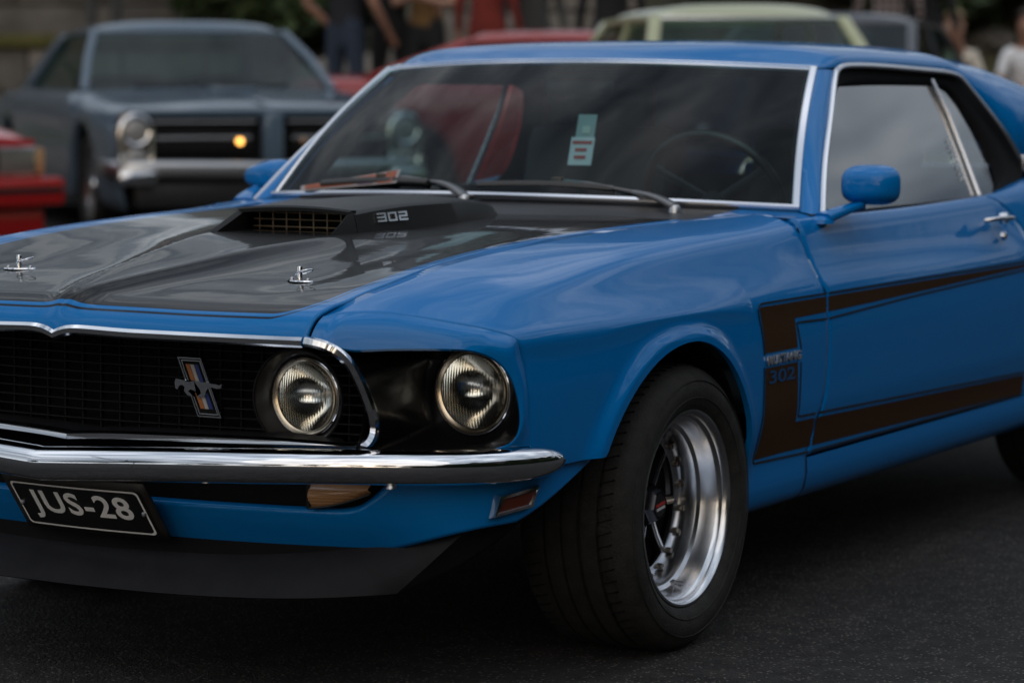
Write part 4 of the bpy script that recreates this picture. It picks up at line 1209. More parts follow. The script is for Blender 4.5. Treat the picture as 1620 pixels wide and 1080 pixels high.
for mir in (False, True):
    gap = lambda z: float(door_front(z))
    # upper arm, split at the door gap
    xg = -.683
    topz = lambda x: .6975-.002*abs(x+.316)
    botz = lambda x: topz(x)-float(pchip([-2.1, -1.95, -.5, -.3], [.006, .009, .0365, .0375])(x))
    def arm(x0, x1, zt, zb, nm): decal(nm, ([(x, zt(x)) for x in np.linspace(x0, x1, 12)], [(x, zb(x)) for x in np.linspace(x0, x1, 12)]), STRIPE, mir)
    barL = pchip([.36, .39, .45, .55, .66, .695], [-.332, -.345, -.352, -.350, -.335, -.322])
    barR = pchip([.36, .45, .55, .66, .695], [-.528, -.526, -.520, -.505, -.498])
    arm(-.49, xg+.003, topz, botz, 'side_stripe'); arm(xg-.008, -2.05, topz, botz, 'side_stripe')
    lz1 = lambda x: float(pchip([-2.05, -.53, -.33], [.392, .4255, .430])(x)); lz0 = lambda x: float(pchip([-2.05, -.33], [.342, .362])(x))
    arm(-.515, -.634, lz1, lz0, 'side_stripe'); arm(-.645, -2.035, lz1, lz0, 'side_stripe')
    # vertical bar above and below the lettering gap
    for z0, z1 in ((.595, .6972), (.361, .562)):
        zs = np.linspace(z0, z1, 14)
        decal('side_stripe', ([(float(barL(z)), z+.0) for z in zs], [(float(barR(z)), z-.0004) for z in zs]), STRIPE, mir)
    # pinstripe outlines
    def pin(pts, nm='pinstripe'):
        P = poly(np.array(pts), max(3, int(len(pts)*4)))
        Q = [(x, side_y(x, z)+.0015, z) for x, z in P]
        sweep(nm, np.array(Q)*[1, -1 if mir else 1, 1], [(-.0022, .0004), (.0022, .0004), (.0022, -.0004), (-.0022, -.0004)], SATIN, CAR, up=(0, 1, 0))
    pin([(-.680, topz(-.68)+.0075), (-.45, topz(-.45)+.0075), (-.325, .705), (-.314, .701), (-.313, .692), (-.328, .655), (-.342, .59)])
    pin([(-.692, topz(-.69)+.0075), (-1.2, topz(-1.2)+.0075), (-2.05, topz(-2.05)+.0075)])
    pin([(-.342, .565), (-.344, .45), (-.336, .39), (-.322, .355), (-.335, .353), (-.630, .345)])
    pin([(-.650, .345), (-2.03, .3385)])
    pin([(-.536, .590), (-.514, .650), (-.680, .646)]); pin([(-.692, .646), (-1.2, .662), (-2.05, .680)])
    pin([(-.536, .560), (-.536, .436), (-.634, .434)]); pin([(-.648, .434), (-2.03, .400)])
    # lettering
    sg = -1 if mir else 1
    def side_text(txt, size, m, xc, zc, w, depth, nm, h=None):
        t = text_mesh(nm, txt, size, m, CAR, depth, bold=size*.02)
        co = np.array([v.co[:] for v in t.data.vertices]); mn, mx_ = co.min(0), co.max(0)
        hh = h or (mx_[1]-mn[1])
        for v in t.data.vertices:
            a = ((v.co.x-mn[0])/(mx_[0]-mn[0])-.5)*w; b = ((v.co.y-mn[1])/(mx_[1]-mn[1])-.5)*hh
            x = xc-sg*a; z = zc+b-.02*0; v.co = Vector((x, sg*(side_y(x, z)+.0022+(depth*2 if v.co.z > 0 else 0)), z))
        bm = bmesh.new(); bm.from_mesh(t.data); bmesh.ops.recalc_face_normals(bm, faces=bm.faces); bm.to_mesh(t.data); bm.free()
    side_text('MUSTANG', .03, mat('badge_silver', (.88, .88, .90), .38, metal=1), -.440, .578, .178, .0016, 'badge_lettering', .020)
    side_text('302', .05, mat('decal_blue', (.006, .06, .17), .4), -.434, .540, .135, .0003, 'decal_numerals', .030)

# black seal strips that paint the shade into the door gaps
def upper_y(x, z):
    Q = upper(x, F2, 25); o_ = np.argsort(Q[:, 1]); return float(np.interp(z, Q[o_, 1], Q[o_, 0]))
for mir in (False, True):
    for ed, off in ((door_front, -.0012), (door_rear, -.0015)):
        P_ = []
        for z in np.linspace(.342, .852, 48):
            x = float(ed(z))+off; P_.append((x, (side_y(x, z) if z < .70 else upper_y(x, z) if z > .712 else .884)-.0035, z))
        sweep('door_seal_shade', np.array(P_)*[1, -1 if mir else 1, 1], [(-.004, .0006), (.004, .0006), (.004, -.0006), (-.004, -.0006)], MATTEB, CAR, up=(0, 1, 0))

# ================================================================== wheels
TY = mat('tyre_tread', (.018, .0175, .017), .78, bump=.35, bscale=90, var=.3, vscale=40, spec=.3)
def wheel(x, y, sgn, r=.300, name='wheel'):
    """built at the origin with the outer face towards +y, then placed"""
    root = lathe(name, [(.150, -.138), (.190, -.138), (.196, -.155), (.205, -.155), (.205, -.147), (.190, -.138), (.188, .035), (.1905, .052), (.1925, .075), (.196, .079), (.1985, .086), (.206, .090), (.2075, .095), (.2062, .099), (.2015, .0995), (.1975, .0965), (.194, .090), (.1925, .084), (.1885, .080), (.186, .074), (.183, .055), (.178, .040), (.170, .034), (.166, .022), (.1655, -.010), (.150, -.012), (.1495, -.018)], ALLOY, CAR, 96, 'y', angle=25)
    # tyre
    T = [(.2065, .094), (.212, .101), (.226, .1095), (.245, .1135), (.262, .111), (.277, .104), (.287, .096), (.2945, .086), (r-.002, .072), (r-.0005, .055),
         (r-.001, .048), (r-.008, .047), (r-.008, .041), (r, .040), (r+.0005, .006), (r-.008, .005), (r-.008, -.003), (r+.0005, -.004), (r, -.036), (r-.008, -.037), (r-.008, -.043), (r-.001, -.044), (r, -.076), (r-.008, -.077), (r-.008, -.083), (r-.001, -.084), (r-.002, -.113), (.2945, -.129), (.287, -.139), (.277, -.147), (.262, -.154), (.245, -.1565), (.226, -.1525), (.212, -.146), (.204, -.143)]
    ty = lathe('tyre', T, RUBBER, root, 120, 'y', angle=28)
    ty.location = (0, 0, 0)
    # fine sidewall ribs
    for rr, yy in ((.232, .1115), (.268, .1105)):
        lathe('sidewall_rib', [(rr-.0012, yy-.001), (rr-.0006, yy+.0012), (rr+.0006, yy+.0010), (rr+.0012, yy-.002)], RUBBER, root, 96, 'y')
    # tread sipes across the shoulders
    bm = bmesh.new()
    for k in range(72):
        a = 2*math.pi*k/72
        for y0 in (-.112, .060):
            M = Matrix.Rotation(-a, 4, 'Y') @ Matrix.Translation((r-.0030, y0, 0)) @ Matrix.Rotation(R(18), 4, 'X') @ Matrix.Diagonal((.008, .034, .0018, 1))
            bmesh.ops.create_cube(bm, size=1, matrix=M)
    sp_ = bm_obj('tread_sipes', bm, MATTEB, root, None); sp_['kind'] = 'stuff'
    # centre: dark spider with thin bright-edged arms, hub and bolts
    SPK = mat('wheel_centre_black', (.010, .010, .011), .3, coat=.3)
    lathe('wheel_disc', [(.150, -.030), (.05, -.034), (0, -.034)], MATTEB, root, 64, 'y')
    for k in range(8):
        a = 2*math.pi*k/8+.2
        d = Vector((math.cos(a), 0, math.sin(a))); t_ = Vector((-math.sin(a), 0, math.cos(a)))
        sweep('spoke', np.array([d*.035+Vector((0, -.004, 0)), d*.10+Vector((0, -.012, 0)), d*.152+Vector((0, -.014, 0))]), [(-.010, -.008), (-.008, .004), (.008, .004), (.010, -.008)], SPK, root, up=(0, 1, 0))
        sweep('spoke_edge', np.array([d*.040+Vector((0, .0015, 0)), d*.10+Vector((0, -.0065, 0)), d*.151+Vector((0, -.0085, 0))]), [(-.0018, -.001), (-.0018, .0012), (.0018, .0012), (.0018, -.001)], ALLOY, root, up=(0, 1, 0))
    lathe('rim_ring', [(.166, -.012), (.166, -.006), (.150, -.006), (.144, -.008), (.144, -.016)], ALLOY, root, 72, 'y')
    for k in range(20):
        a = 2*math.pi*k/20
        lathe('rim_bolt', [(0, .011), (.0055, .011), (.0068, .008), (.0068, -.002)], mat('bolt_dark', (.16, .14, .12), .4, metal=1) if k == 0 else bpy.data.materials['bolt_dark'], root, 8, 'y', (.1575*math.cos(a), -.006, .1575*math.sin(a)))
    hub = lathe('hub_cap', [(.047, -.02), (.046, .010), (.040, .016), (.034, .030), (.031, .034), (.028, .034), (.027, .031), (0, .031)], mat('hub_dark_chrome', (.05, .05, .055), .18, metal=1), root, 6, 'y', angle=15)
    lathe('hub_badge', [(.025, .0315), (.024, .0335), (0, .034)], GLOSSB, root, 32, 'y')
    box('badge_stripe', (0, .0345, .003), (.040, .0015, .006), RED, root); box('badge_stripe', (0, .0345, -.006), (.036, .0015, .005), WHITE, root)
    vs = lathe('valve_stem', [(0, .020), (.004, .020), (.004, 0), (.006, 0), (.006, -.008)], STEEL, root, 10, 'y', (.176*math.cos(R(-98)), .046, .176*math.sin(R(-98))))
    root.location = (x, y, r); 
    return root
def clone(o, parent=None):
    c = o.copy(); COL.objects.link(c); c.parent = parent if parent is not None else o.parent
    for ch in list(o.children):
        if ch.name.split('.')[0] != 'x': clone(ch, c)
    return c
WFL = wheel(0, .776, 1)
w2 = clone(WFL, CAR); w2.location = (0, -.776, .300); w2.rotation_euler = (0, 0, math.pi)
w3 = clone(WFL, CAR); w3.location = (-2.743, .765, .300); w3.rotation_euler = (0, R(37), 0)
w4 = clone(WFL, CAR); w4.location = (-2.743, -.765, .300); w4.rotation_euler = (0, 0, math.pi)
WFL.rotation_euler = (0, R(8), 0)

# ================================================================== interior
box('floor_tub', (-1.55, 0, .40), (2.0, 1.46, .06), VINYL, CAR)
box('dashboard', (-.80, 0, .80), (.30, 1.36, .16), VINYL, CAR, .05)
for s in (1, -1):
    box('door_card', (-1.35, s*.735, .62), (1.25, .04, .46), VINYL, CAR, .02)
    st = box('front_seat', (-1.62, s*.36, .56), (.50, .50, .16), VINYL, CAR, .05)
    box('seat_back', (-1.90, s*.36, .80), (.14, .48, .52), VINYL, st, .06, Matrix.Rotation(R(-14), 3, 'Y'))
    box('head_rest', (-1.985, s*.36, 1.10), (.09, .26, .16), VINYL, st, .04)
box('rear_seat', (-2.42, 0, .70), (.18, 1.1, .40), VINYL, CAR, .05, Matrix.Rotation(R(-20), 3, 'Y'))
box('parcel_shelf', (-2.75, 0, .86), (.60, 1.2, .03), VINYL, CAR)
box('headliner', (-1.68, 0, 1.200), (.9, 1.0, .012), VINYL, CAR)
wheel_pts = []
cst = Vector((-1.18, .36, .885)); ax = Vector((-.90, 0, .42)).normalized(); e1 = Vector((0, 1, 0)); e2 = ax.cross(e1)
sw = sweep('steering_wheel', np.array([cst+e1*.185*math.cos(a)+e2*.185*math.sin(a) for a in np.linspace(0, 2*math.pi, 49)[:-1]]), circ(.012, 10), mat('wheel_rim_dark', (.02, .014, .010), .4, coat=.2), CAR, closed=True, up=tuple(ax))
for a in (R(-30), R(90), R(210)):
    sweep('steering_spoke', np.array([cst-ax*.01, cst+e1*.18*math.cos(a)+e2*.18*math.sin(a)]), rrect(.022, .004, .001, 2), STEEL, sw, up=tuple(ax))
sweep('steering_column', np.array([cst-ax*.005, cst-ax*.33]), circ(.03, 14), VINYL, sw)
box('rear_view_mirror', (-1.135, 0, 1.165), (.02, .20, .05), GLOSSB, CAR, .01)
# ================================================================== the surroundings, laid out in (s, t): s metres away along the view, t metres to its right
FW2 = np.array([-math.cos(YAW), -math.sin(YAW)]); RT2 = np.array([-math.sin(YAW), math.cos(YAW)])
def W2(s, t): return np.array([CAM_POS[0], CAM_POS[1]])+FW2*s+RT2*t
def heading(deg):      # 0 = faces the camera, positive turns the nose to the picture's right
    v = -FW2*math.cos(R(deg))+RT2*math.sin(R(deg)); return math.atan2(v[1], v[0])

# ---- hillside with terraces
rng = np.random.RandomState(3)
def vnoise(x, y, sc, seed=0):
    x = x*sc+seed*17.3; y = y*sc+seed*9.1
    xi, yi = math.floor(x), math.floor(y); fx, fy = x-xi, y-yi
    fx = fx*fx*(3-2*fx); fy = fy*fy*(3-2*fy)
    def h(a, b):
        v = math.sin(a*127.1+b*311.7+seed*74.7)*43758.5453; return v-math.floor(v)
    return (h(xi, yi)*(1-fx)+h(xi+1, yi)*fx)*(1-fy)+(h(xi, yi+1)*(1-fx)+h(xi+1, yi+1)*fx)*fy
TERR_S, TERR_Z = 22.6, .60
def hill_z(s, t):
    if s < 24.2: return TERR_Z
    k = s-24.2
    base = TERR_Z+.30*k if k < 3 else TERR_Z+.9+.25*(k-3) if k < 20 else TERR_Z+5.15+.06*(k-20)
    f = 1.0-.25*smooth01((t-8)/12)
    return TERR_Z+(base-TERR_Z)*f+(vnoise(s, t, .9)-.5)*.35*min(1, k)+(vnoise(s, t, 2.6, 2)-.5)*.12*min(1, k)
def hillside():
    ss = np.concatenate([np.linspace(22.9, 24.2, 5), np.linspace(24.4, 34, 44), np.linspace(35, 90, 24)])
    ts = np.concatenate([np.linspace(-90, -14, 18)[:-1], np.linspace(-14, 14, 90), np.linspace(14, 90, 18)[1:]])
    G = [[(*W2(s, t), hill_z(s, t)) for t in ts] for s in ss]
    m = bpy.data.materials.new('hillside_grass_and_stone'); m.use_nodes = True
    n = m.node_tree.nodes; l = m.node_tree.links; b = n['Principled BSDF']; tc = n.new('ShaderNodeTexCoord')
    def nz(sc, d=5):
        q = n.new('ShaderNodeTexNoise'); q.inputs['Scale'].default_value = sc; q.inputs['Detail'].default_value = d; q.inputs['Roughness'].default_value = .65; l.new(tc.outputs['Object'], q.inputs['Vector']); return q
    a, c = nz(1.6), nz(9)
    r = n.new('ShaderNodeValToRGB'); r.color_ramp.elements[0].position = .35; r.color_ramp.elements[1].position = .68
    r.color_ramp.elements[0].color = (.050, .055, .012, 1); r.color_ramp.elements[1].color = (.20, .17, .14, 1)
    e = r.color_ramp.elements.new(.5); e.color = (.095, .08, .03, 1); e = r.color_ramp.elements.new(.58); e.color = (.15, .125, .095, 1)
    l.new(a.outputs['Fac'], r.inputs['Fac'])
    mx = n.new('ShaderNodeMix'); mx.data_type = 'RGBA'; mx.blend_type = 'MULTIPLY'; mx.inputs['Factor'].default_value = .8
    r2 = n.new('ShaderNodeValToRGB'); r2.color_ramp.elements[0].color = (.45, .45, .45, 1); r2.color_ramp.elements[1].color = (1.3, 1.3, 1.3, 1); r2.color_ramp.elements[0].position = .3; r2.color_ramp.elements[1].position = .7
    l.new(c.outputs['Fac'], r2.inputs['Fac']); l.new(r.outputs[0], mx.inputs['A']); l.new(r2.outputs[0], mx.inputs['B']); l.new(mx.outputs['Result'], b.inputs['Base Color'])
    b.inputs['Roughness'].default_value = .9
    bp = n.new('ShaderNodeBump'); bp.inputs['Distance'].default_value = .08; l.new(c.outputs['Fac'], bp.inputs['Height']); l.new(bp.outputs[0], b.inputs['Normal'])
    tag(grid_obj('hillside', np.array(G), m, None, flip=True), kind='structure')
hillside()

STONE = mat('granite_wall', (.19, .165, .14), .85, var=.45, vscale=2.2, bump=.8, bscale=14)
STONE_D = mat('dark_granite', (.115, .10, .085), .85, var=.45, vscale=2.6, bump=.8, bscale=14)
MOSS = mat('mossy_coping', (.075, .066, .015), .9, var=.5, vscale=4, bump=.8, bscale=20)
def wall(name, s0, depth, t0, t1, z0, z1, m, label, cat, cap=None):
    """straight run of dressed blocks, each its own piece, on a hidden core"""
    root = empty(name, (*W2(s0, (t0+t1)/2), z0), YAW+math.pi, label, cat)
    th = math.atan2(RT2[1], RT2[0])
    root.rotation_euler = (0, 0, th)
    L = t1-t0; Hh = z1-z0
    box('wall_core', (0, depth/2+.02, Hh/2-.02), (L-.04, depth-.06, Hh-.04), STONE_D, root)
    rows = max(1, int(round(Hh/.38))); hh = Hh/rows
    rr = random.Random(int(s0*100))
    for r_ in range(rows):
        x = -L/2
        while x < L/2-.05:
            w = min(rr.uniform(.7, 1.3), L/2-x)
            if L/2-(x+w) < .3: w = L/2-x
            dd = rr.uniform(-.02, .02)
            box('stone_block', (x+w/2, .14+dd, hh*(r_+.5)), (w-.02, .30, hh-.02), m if rr.random() < .7 else STONE_D, root, .025)
            x += w
    if cap:
        x = -L/2
        while x < L/2-.05:
            w = min(rr.uniform(1.2, 2.0), L/2-x)
            box('coping_stone', (x+w/2, depth/2-.03, Hh+.06), (w-.015, depth+.10, .12), cap, root, .03)
            x += w
    return root
wall('stone_wall', 22.6, .5, -16, 16, .15, .58, STONE, 'low granite kerb wall along the foot of the hillside, people standing on top', 'wall')
wall('terrace_wall', 25.2, .6, -14.5, -2.35, .62, 1.42, STONE, 'pale granite terrace wall with mossy coping behind the grey-blue hardtop', 'wall', MOSS)
wall('upper_wall', 27.0, .6, -15, -2.7, 1.45, 3.0, STONE_D, 'tall dark granite wall standing above the mossy terrace', 'wall')
wall('step_wall', 25.6, .5, -.9, 1.15, .62, 2.5, STONE, 'short pale stone pier behind the red sedan', 'wall')

# boulders on the slope to the right
for i in range(26):
    s, t = 24.8+rng.rand()*3.5, 1.6+rng.rand()*6.2
    if i > 18: s, t = 24.6+rng.rand()*1.8, -2.2+rng.rand()*1.2
    r_ = .12+.22*rng.rand()
    bm = bmesh.new(); bmesh.ops.create_icosphere(bm, subdivisions=2, radius=1)
    for v in bm.verts: v.co *= 1+(vnoise(v.co.x*2+i, v.co.y*2+v.co.z*3, 1.1, i)-.5)*.7
    for v in bm.verts: v.co = Vector((v.co.x*r_*1.3, v.co.y*r_, v.co.z*r_*.7))
    o = bm_obj('boulder', bm, STONE if i % 2 else STONE_D, None, 50); o.location = (*W2(s, t), hill_z(s, t)+r_*.2); o.rotation_euler = (0, 0, rng.rand()*6)
    tag(o, 'grey boulder lying on the grassy slope', 'boulder', 'boulders on the slope')

# ---- trees and shrubs
LEAF = []
for k, c in enumerate(((.030, .050, .012), (.042, .062, .016), (.022, .040, .012))):
    LEAF.append(mat('leaves_%s' % 'abc'[k], c, .7, var=.5, vscale=3))
BARK = mat('bark', (.05, .04, .032), .9, var=.4, vscale=12, bump=.6, bscale=40)
def crown_mesh(seed, h, rx, nleaf, base=.28):
    r_ = np.random.RandomState(seed)
    cl = []
    for _ in range(34):
        z = base+(1-base)*r_.rand()**.8; a = r_.rand()*6.283; rr = rx*math.sqrt(r_.rand())*(1-.75*abs((z-.55)/.5)**2.2 if abs(z-.55) < .5 else .3)
        cl.append((rr*math.cos(a), rr*math.sin(a), z*h, rx*(.20+.20*r_.rand())))
    V, F, MI = [], [], []
    for i in range(nleaf):
        c = cl[r_.randint(len(cl))]; d = r_.randn(3); d /= np.linalg.norm(d); d *= c[3]*r_.rand()**.4
        p = np.array(c[:3])+d*[1, 1, .8]
        q = r_.randn(3); q /= np.linalg.norm(q); u = np.cross(q, r_.randn(3)); u /= np.linalg.norm(u); sz = .10+.14*r_.rand()
        w = np.cross(q, u); k = len(V)
        V += [p-u*sz, p+w*sz*.5, p+u*sz, p-w*sz*.5]; F.append((k, k+1, k+2, k+3)); MI.append(r_.randint(3))
    me = bpy.data.meshes.new('crown'); me.from_pydata([tuple(v) for v in V], [], F)
    for m in LEAF: me.materials.append(m)
    me.polygons.foreach_set('material_index', MI); me.update()
    # trunk and limbs
    bm = bmesh.new()
    def limb(a, b, r0, r1, k=7):
        a, b = Vector(a), Vector(b); d = (b-a).normalized(); s = d.orthogonal().normalized(); t = d.cross(s)
        rings = [[bm.verts.new(p+(s*math.cos(x)+t*math.sin(x))*rr) for x in np.linspace(0, 6.283, k+1)[:-1]] for p, rr in ((a, r0), (a.lerp(b, .5)+s*.04, (r0+r1)/2), (b, r1))]
        for q0, q1 in zip(rings[:-1], rings[1:]):
            for i in range(k): bm.faces.new((q0[i], q0[(i+1) % k], q1[(i+1) % k], q1[i]))
    limb((0, 0, -.5), (0, 0, h*.45), h*.022, h*.014); limb((0, 0, h*.44), (.1, 0, h*.85), h*.014, h*.004)
    for c in cl[::3]: limb((0, 0, min(c[2]*.75, h*.6)), c[:3], h*.008, h*.002, 5)
    mt = bpy.data.meshes.new('trunk'); bm.to_mesh(mt); bm.free(); mt.materials.append(BARK)
    return me, mt
TREES = [crown_mesh(11, 9.0, 2.9, 9000), crown_mesh(12, 10.5, 3.2, 9000), crown_mesh(13, 7.5, 2.7, 7500), crown_mesh(14, 2.4, 1.3, 3500, .05)]
def tree(kind, s, t, sc, z, label, grp, nm='leafy_tree', cat='tree'):
    r = empty(nm, (*W2(s, t), z), rng.rand()*6, label, cat, grp); r.scale = (sc, sc, sc*(.9+.2*rng.rand()))
    for n_, me in zip(('crown', 'trunk'), TREES[kind]):
        o = bpy.data.objects.new(n_, me); link(o, r)
for i, (s, t) in enumerate(((30, -22), (29, -17), (31, -12.5), (33, -29), (38, -25), (37, -17), (52, 22), (54, 29), (52, 36))):
    tree(i % 3, s, t, 1.0 if s < 40 else .75, hill_z(s, t)-.2, 'dark green leafy tree growing on top of the hillside', 'trees on top of the hillside')
for i, (s, t) in enumerate(((27.6, 3.9), (28.2, 5.6), (27.2, 6.9), (29.0, 4.6), (29.5, 7.6), (26.9, -2.1), (28.6, 2.4))):
    tree(3, s, t, .6+.35*rng.rand(), hill_z(s, t)-.1, 'low green bush growing on the grassy slope', 'bushes on the slope', 'bush', 'bush')
# unseen trees, added to mirror as a dark band in the paintwork
for i in range(20):
    a = R(-40+i*11.0); d_ = (14.0 if 45 < -40+i*11 < 150 else 25)+2.5*((i*7) % 5)/4
    p = np.array([0.5, 1.0])+d_*np.array([math.cos(a), math.sin(a)])
    rel = p-np.array(CAM_POS[:2]); tree(i % 3, float(rel @ FW2), float(rel @ RT2), .62+.12*((i*3) % 4)/3, 0.0, 'unseen leafy tree added to mirror as a dark band in the paintwork', 'unseen trees added for dark reflections')

# unseen hedge, added on the same side to close off low light
for i in range(16):
    a = R(38+i*7.6); p = np.array([0.5, 1.0])+(13.2+.5*(i % 3))*np.array([math.cos(a), math.sin(a)])
    rel = p-np.array(CAM_POS[:2]); tree(3, float(rel @ FW2), float(rel @ RT2), 1.35+.2*rng.rand(), -.1, 'tall dark hedge bush, unseen, added to darken the side of the blue coupe', 'unseen hedge added to block low sky', 'added_hedge_bush', 'bush')

# unseen building, added to block low sky and darken the coupe's side
def building():
    BRK = mat('dark_brick', (.085, .055, .045), .85, var=.35, vscale=6, bump=.5, bscale=30)
    root = empty('added_brick_building', (-3.0, 19.5, 0), 0, 'long dark brick building, unseen, added to block low sky beside the blue coupe', 'building')
    box('wall', (0, 0, 4.2), (34, 6, 8.4), BRK, root)
    box('cornice', (0, -3.05, 8.35), (34.4, .5, .35), STONE, root, .03)
    box('plinth', (0, -3.03, .35), (34.1, .2, .7), STONE_D, root, .03)
    WG = mat('window_dark', (.012, .014, .016), .08, coat=.6); WF = mat('window_frame', (.30, .28, .25), .6)
    for fl in range(2):
        for k in range(11):
            x = -15+k*3.0; z = 2.2+fl*3.4
            w = box('window', (x, -3.01, z), (1.3, .10, 1.9), WF, root, .01)
            for q in (-.31, .31):
                for zz in (-.46, .46): box('pane', (x+q, -3.07, z+zz), (.56, .02, .86), WG, w)
            box('sill', (x, -3.10, z-1.0), (1.5, .25, .10), STONE, w, .01)
building()

# ================================================================== generic parked car
TYRE2 = RUBBER
GLS2 = glass('parked_car_glass', (.42, .55, .52), 1.45, .7)
def parked_car(name, label, s, t, deg, P, paint_m):
    """P: L, W, H, tables along x (x=0 front .. L rear): zt top of lower body, w half width, green: windscreen/roof/rear points"""
    root = empty(name, (*W2(s, t), 0), heading(deg), label, 'car')
    p0 = W2(s, t); root.location.z = ground_z(*p0)
    L, Wd, zb = P['L'], P['W']/2, P.get('zb', .24)
    fx, rx = P['axles']; wr = P.get('wr', .33); ar = wr+.06
    ZT, WH = pchip(*zip(*P['top'])), pchip(*zip(*P['half']))
    def X(u): return L/2-u
    us = np.unique(np.concatenate([np.linspace(0, L, 70), [fx-ar+.002, fx-ar+.02, fx+ar-.02, fx+ar-.002, rx-ar+.002, rx-ar+.02, rx+ar-.02, rx+ar-.002]]))
    for sg in (1, -1):
        G = []
        for u in us:
            w, zt = float(WH(u)), float(ZT(u))
            zl = zb
            for c in (fx, rx):
                if abs(u-c) < ar: zl = max(zl, wr+math.sqrt(max(0, ar*ar-(u-c)**2)))
            zs = zt-.10*P.get('shoulder', 1.0)
            zm = max(zl+.02, P.get('crease', .55)) if zl < P.get('crease', .55)-.05 else zl+(zs-zl)*.4
            col = [(X(u), 0, zt+.03*P.get('crown', 1)), (X(u), sg*w*.45, zt+.024*P.get('crown', 1)), (X(u), sg*w*.82, zt+.004), (X(u), sg*w*.94, zt-.02), (X(u), sg*w*.99, zs),
                   (X(u), sg*w, (zs+zm)/2), (X(u), sg*w*1.005, zm), (X(u), sg*w*.99, zm*.4+zl*.6), (X(u), sg*w*.96, zl)]
            G.append(nspline(np.array(col), 22))
        o = grid_obj('body_side', np.array(G), paint_m, root, flip=sg > 0); o.modifiers.new('s', 'SOLIDIFY').thickness = -.01
        for c in (fx, rx):
            GG = [[(X(c)+ar*.99*math.cos(a), sg*q, wr+ar*.99*math.sin(a)) for q in (float(WH(c))*.95, float(WH(c))*.55)] for a in np.linspace(-.3, math.pi+.3, 20)]
            grid_obj('wheel_well', np.array(GG), MATTEB, root)
            wy = sg*(float(WH(c))-.13)
            wl = lathe('wheel', [(0, .075), (.05, .078), (.055, .06), (.15*wr/.33, .055), (.19*wr/.33, .075), (.205*wr/.33, .082), (.205*wr/.33, -.08)], P.get('rim', ALLOY), root, 32, 'y')
            lathe('tyre', [(.203*wr/.33, .082), (.215*wr/.33, .095), (wr*.86, .105), (wr*.97, .085), (wr, .06), (wr, -.06), (wr*.97, -.085), (wr*.86, -.105), (.2*wr/.33, -.09)], RUBBER, wl, 40, 'y')
            wl.location = (X(c), wy, wr)
            if sg < 0: wl.rotation_euler = (0, 0, math.pi)
    box('floor_pan', (0, 0, zb+.08), (L-.5, P['W']-.5, .16), MATTEB, root)
    # nose and tail closing panels
    for u, sgx in ((0, 1), (L, -1)):
        w, zt = float(WH(u)), float(ZT(u))
        G = [[(X(u)+sgx*.012*math.sin(math.pi*k), y, zb+.02+(zt-zb)*k) for k in np.linspace(0, 1, 6)] for y in np.linspace(-w*.95, w*.95, 12)]
        grid_obj('nose_panel' if u == 0 else 'tail_panel', np.array(G), P.get('nose_mat', paint_m), root, flip=u != 0)
    # greenhouse
    a0, a1, b1, b0 = P['green']                 # windscreen base, windscreen top, rear glass top, rear glass base (x from front)
    H = P['H']; wr_ = P.get('roofw', .62); zb0, zb1 = float(ZT(a0))+.01, float(ZT(b0))+.01
    wb0, wb1 = float(WH(a0))*.86, float(WH(b0))*.84
    hd = H-P.get('drop', .075)
    A0, A1, B1, B0 = (np.array(q) for q in ((X(a0), wb0, zb0), (X(a1), wr_, hd), (X(b1), wr_*.97, hd-.01), (X(b0), wb1, zb1)))
    G = []
    for u in np.linspace(0, 1, 20):
        e = A1*(1-u)+B1*u+np.array([0, 0, .012*math.sin(math.pi*u)])
        G.append([(e[0]+(.05*(1-u)-.03*u)*(1-v*v)*1.0, e[1]*v, e[2]+(H-hd)*(max(0, 1-abs(v)**3))**.5*smooth01(min(u, 1-u)/.14+.15)) for v in np.linspace(-1, 1, 21)])
    grid_obj('roof', np.array(G), P.get('roof_mat', paint_m), root, flip=True, solid=.02)
    prof = rrect(P.get('pillar', .07), .04, .012, 2)
    for sg in (1, -1):
        m_ = np.array([1, sg, 1])
        sweep('front_pillar', np.array([A0, (A0+A1)/2+[.01, .01, .015], A1])*m_, prof, P.get('pillar_mat', paint_m), root, up=(.6, 0, .8))
        cw = P.get('cpillar', .16); fB = (A0-B0)/np.linalg.norm(A0-B0)
        G = [[((B0*(1-v)+B1*v+[0, .004, 0])+(fB*cw*1.5*(1-v)+np.array([cw*.6, 0, 0])*v)*u)*m_ for v in np.linspace(0, 1, 6)] for u in np.linspace(-.08, 1, 6)]
        grid_obj('rear_pillar', np.array(G), paint_m, root, flip=sg < 0, solid=.03)
        sweep('roof_rail', np.array([A1, (A1+B1)/2+[0, 0, .012], B1])*m_, rrect(.05, .04, .012, 2), paint_m, root)
        G = [[((A0*(1-u)+B0*u)*(1-v)+(A1*(1-u)+B1*u)*v)*m_+[0, -.012*sg, 0] for v in np.linspace(0, 1, 4)] for u in np.linspace(0, 1, 4)]
        grid_obj('side_glass', np.array(G), GLS2, root, flip=sg > 0)
        mid = .5
        if P.get('bpillar', True): sweep('door_pillar', np.array([(A0*(1-mid)+B0*mid), (A1*(1-mid)+B1*mid)])*m_, rrect(.04, .03, .008, 2), paint_m, root, up=(1, 0, 0))
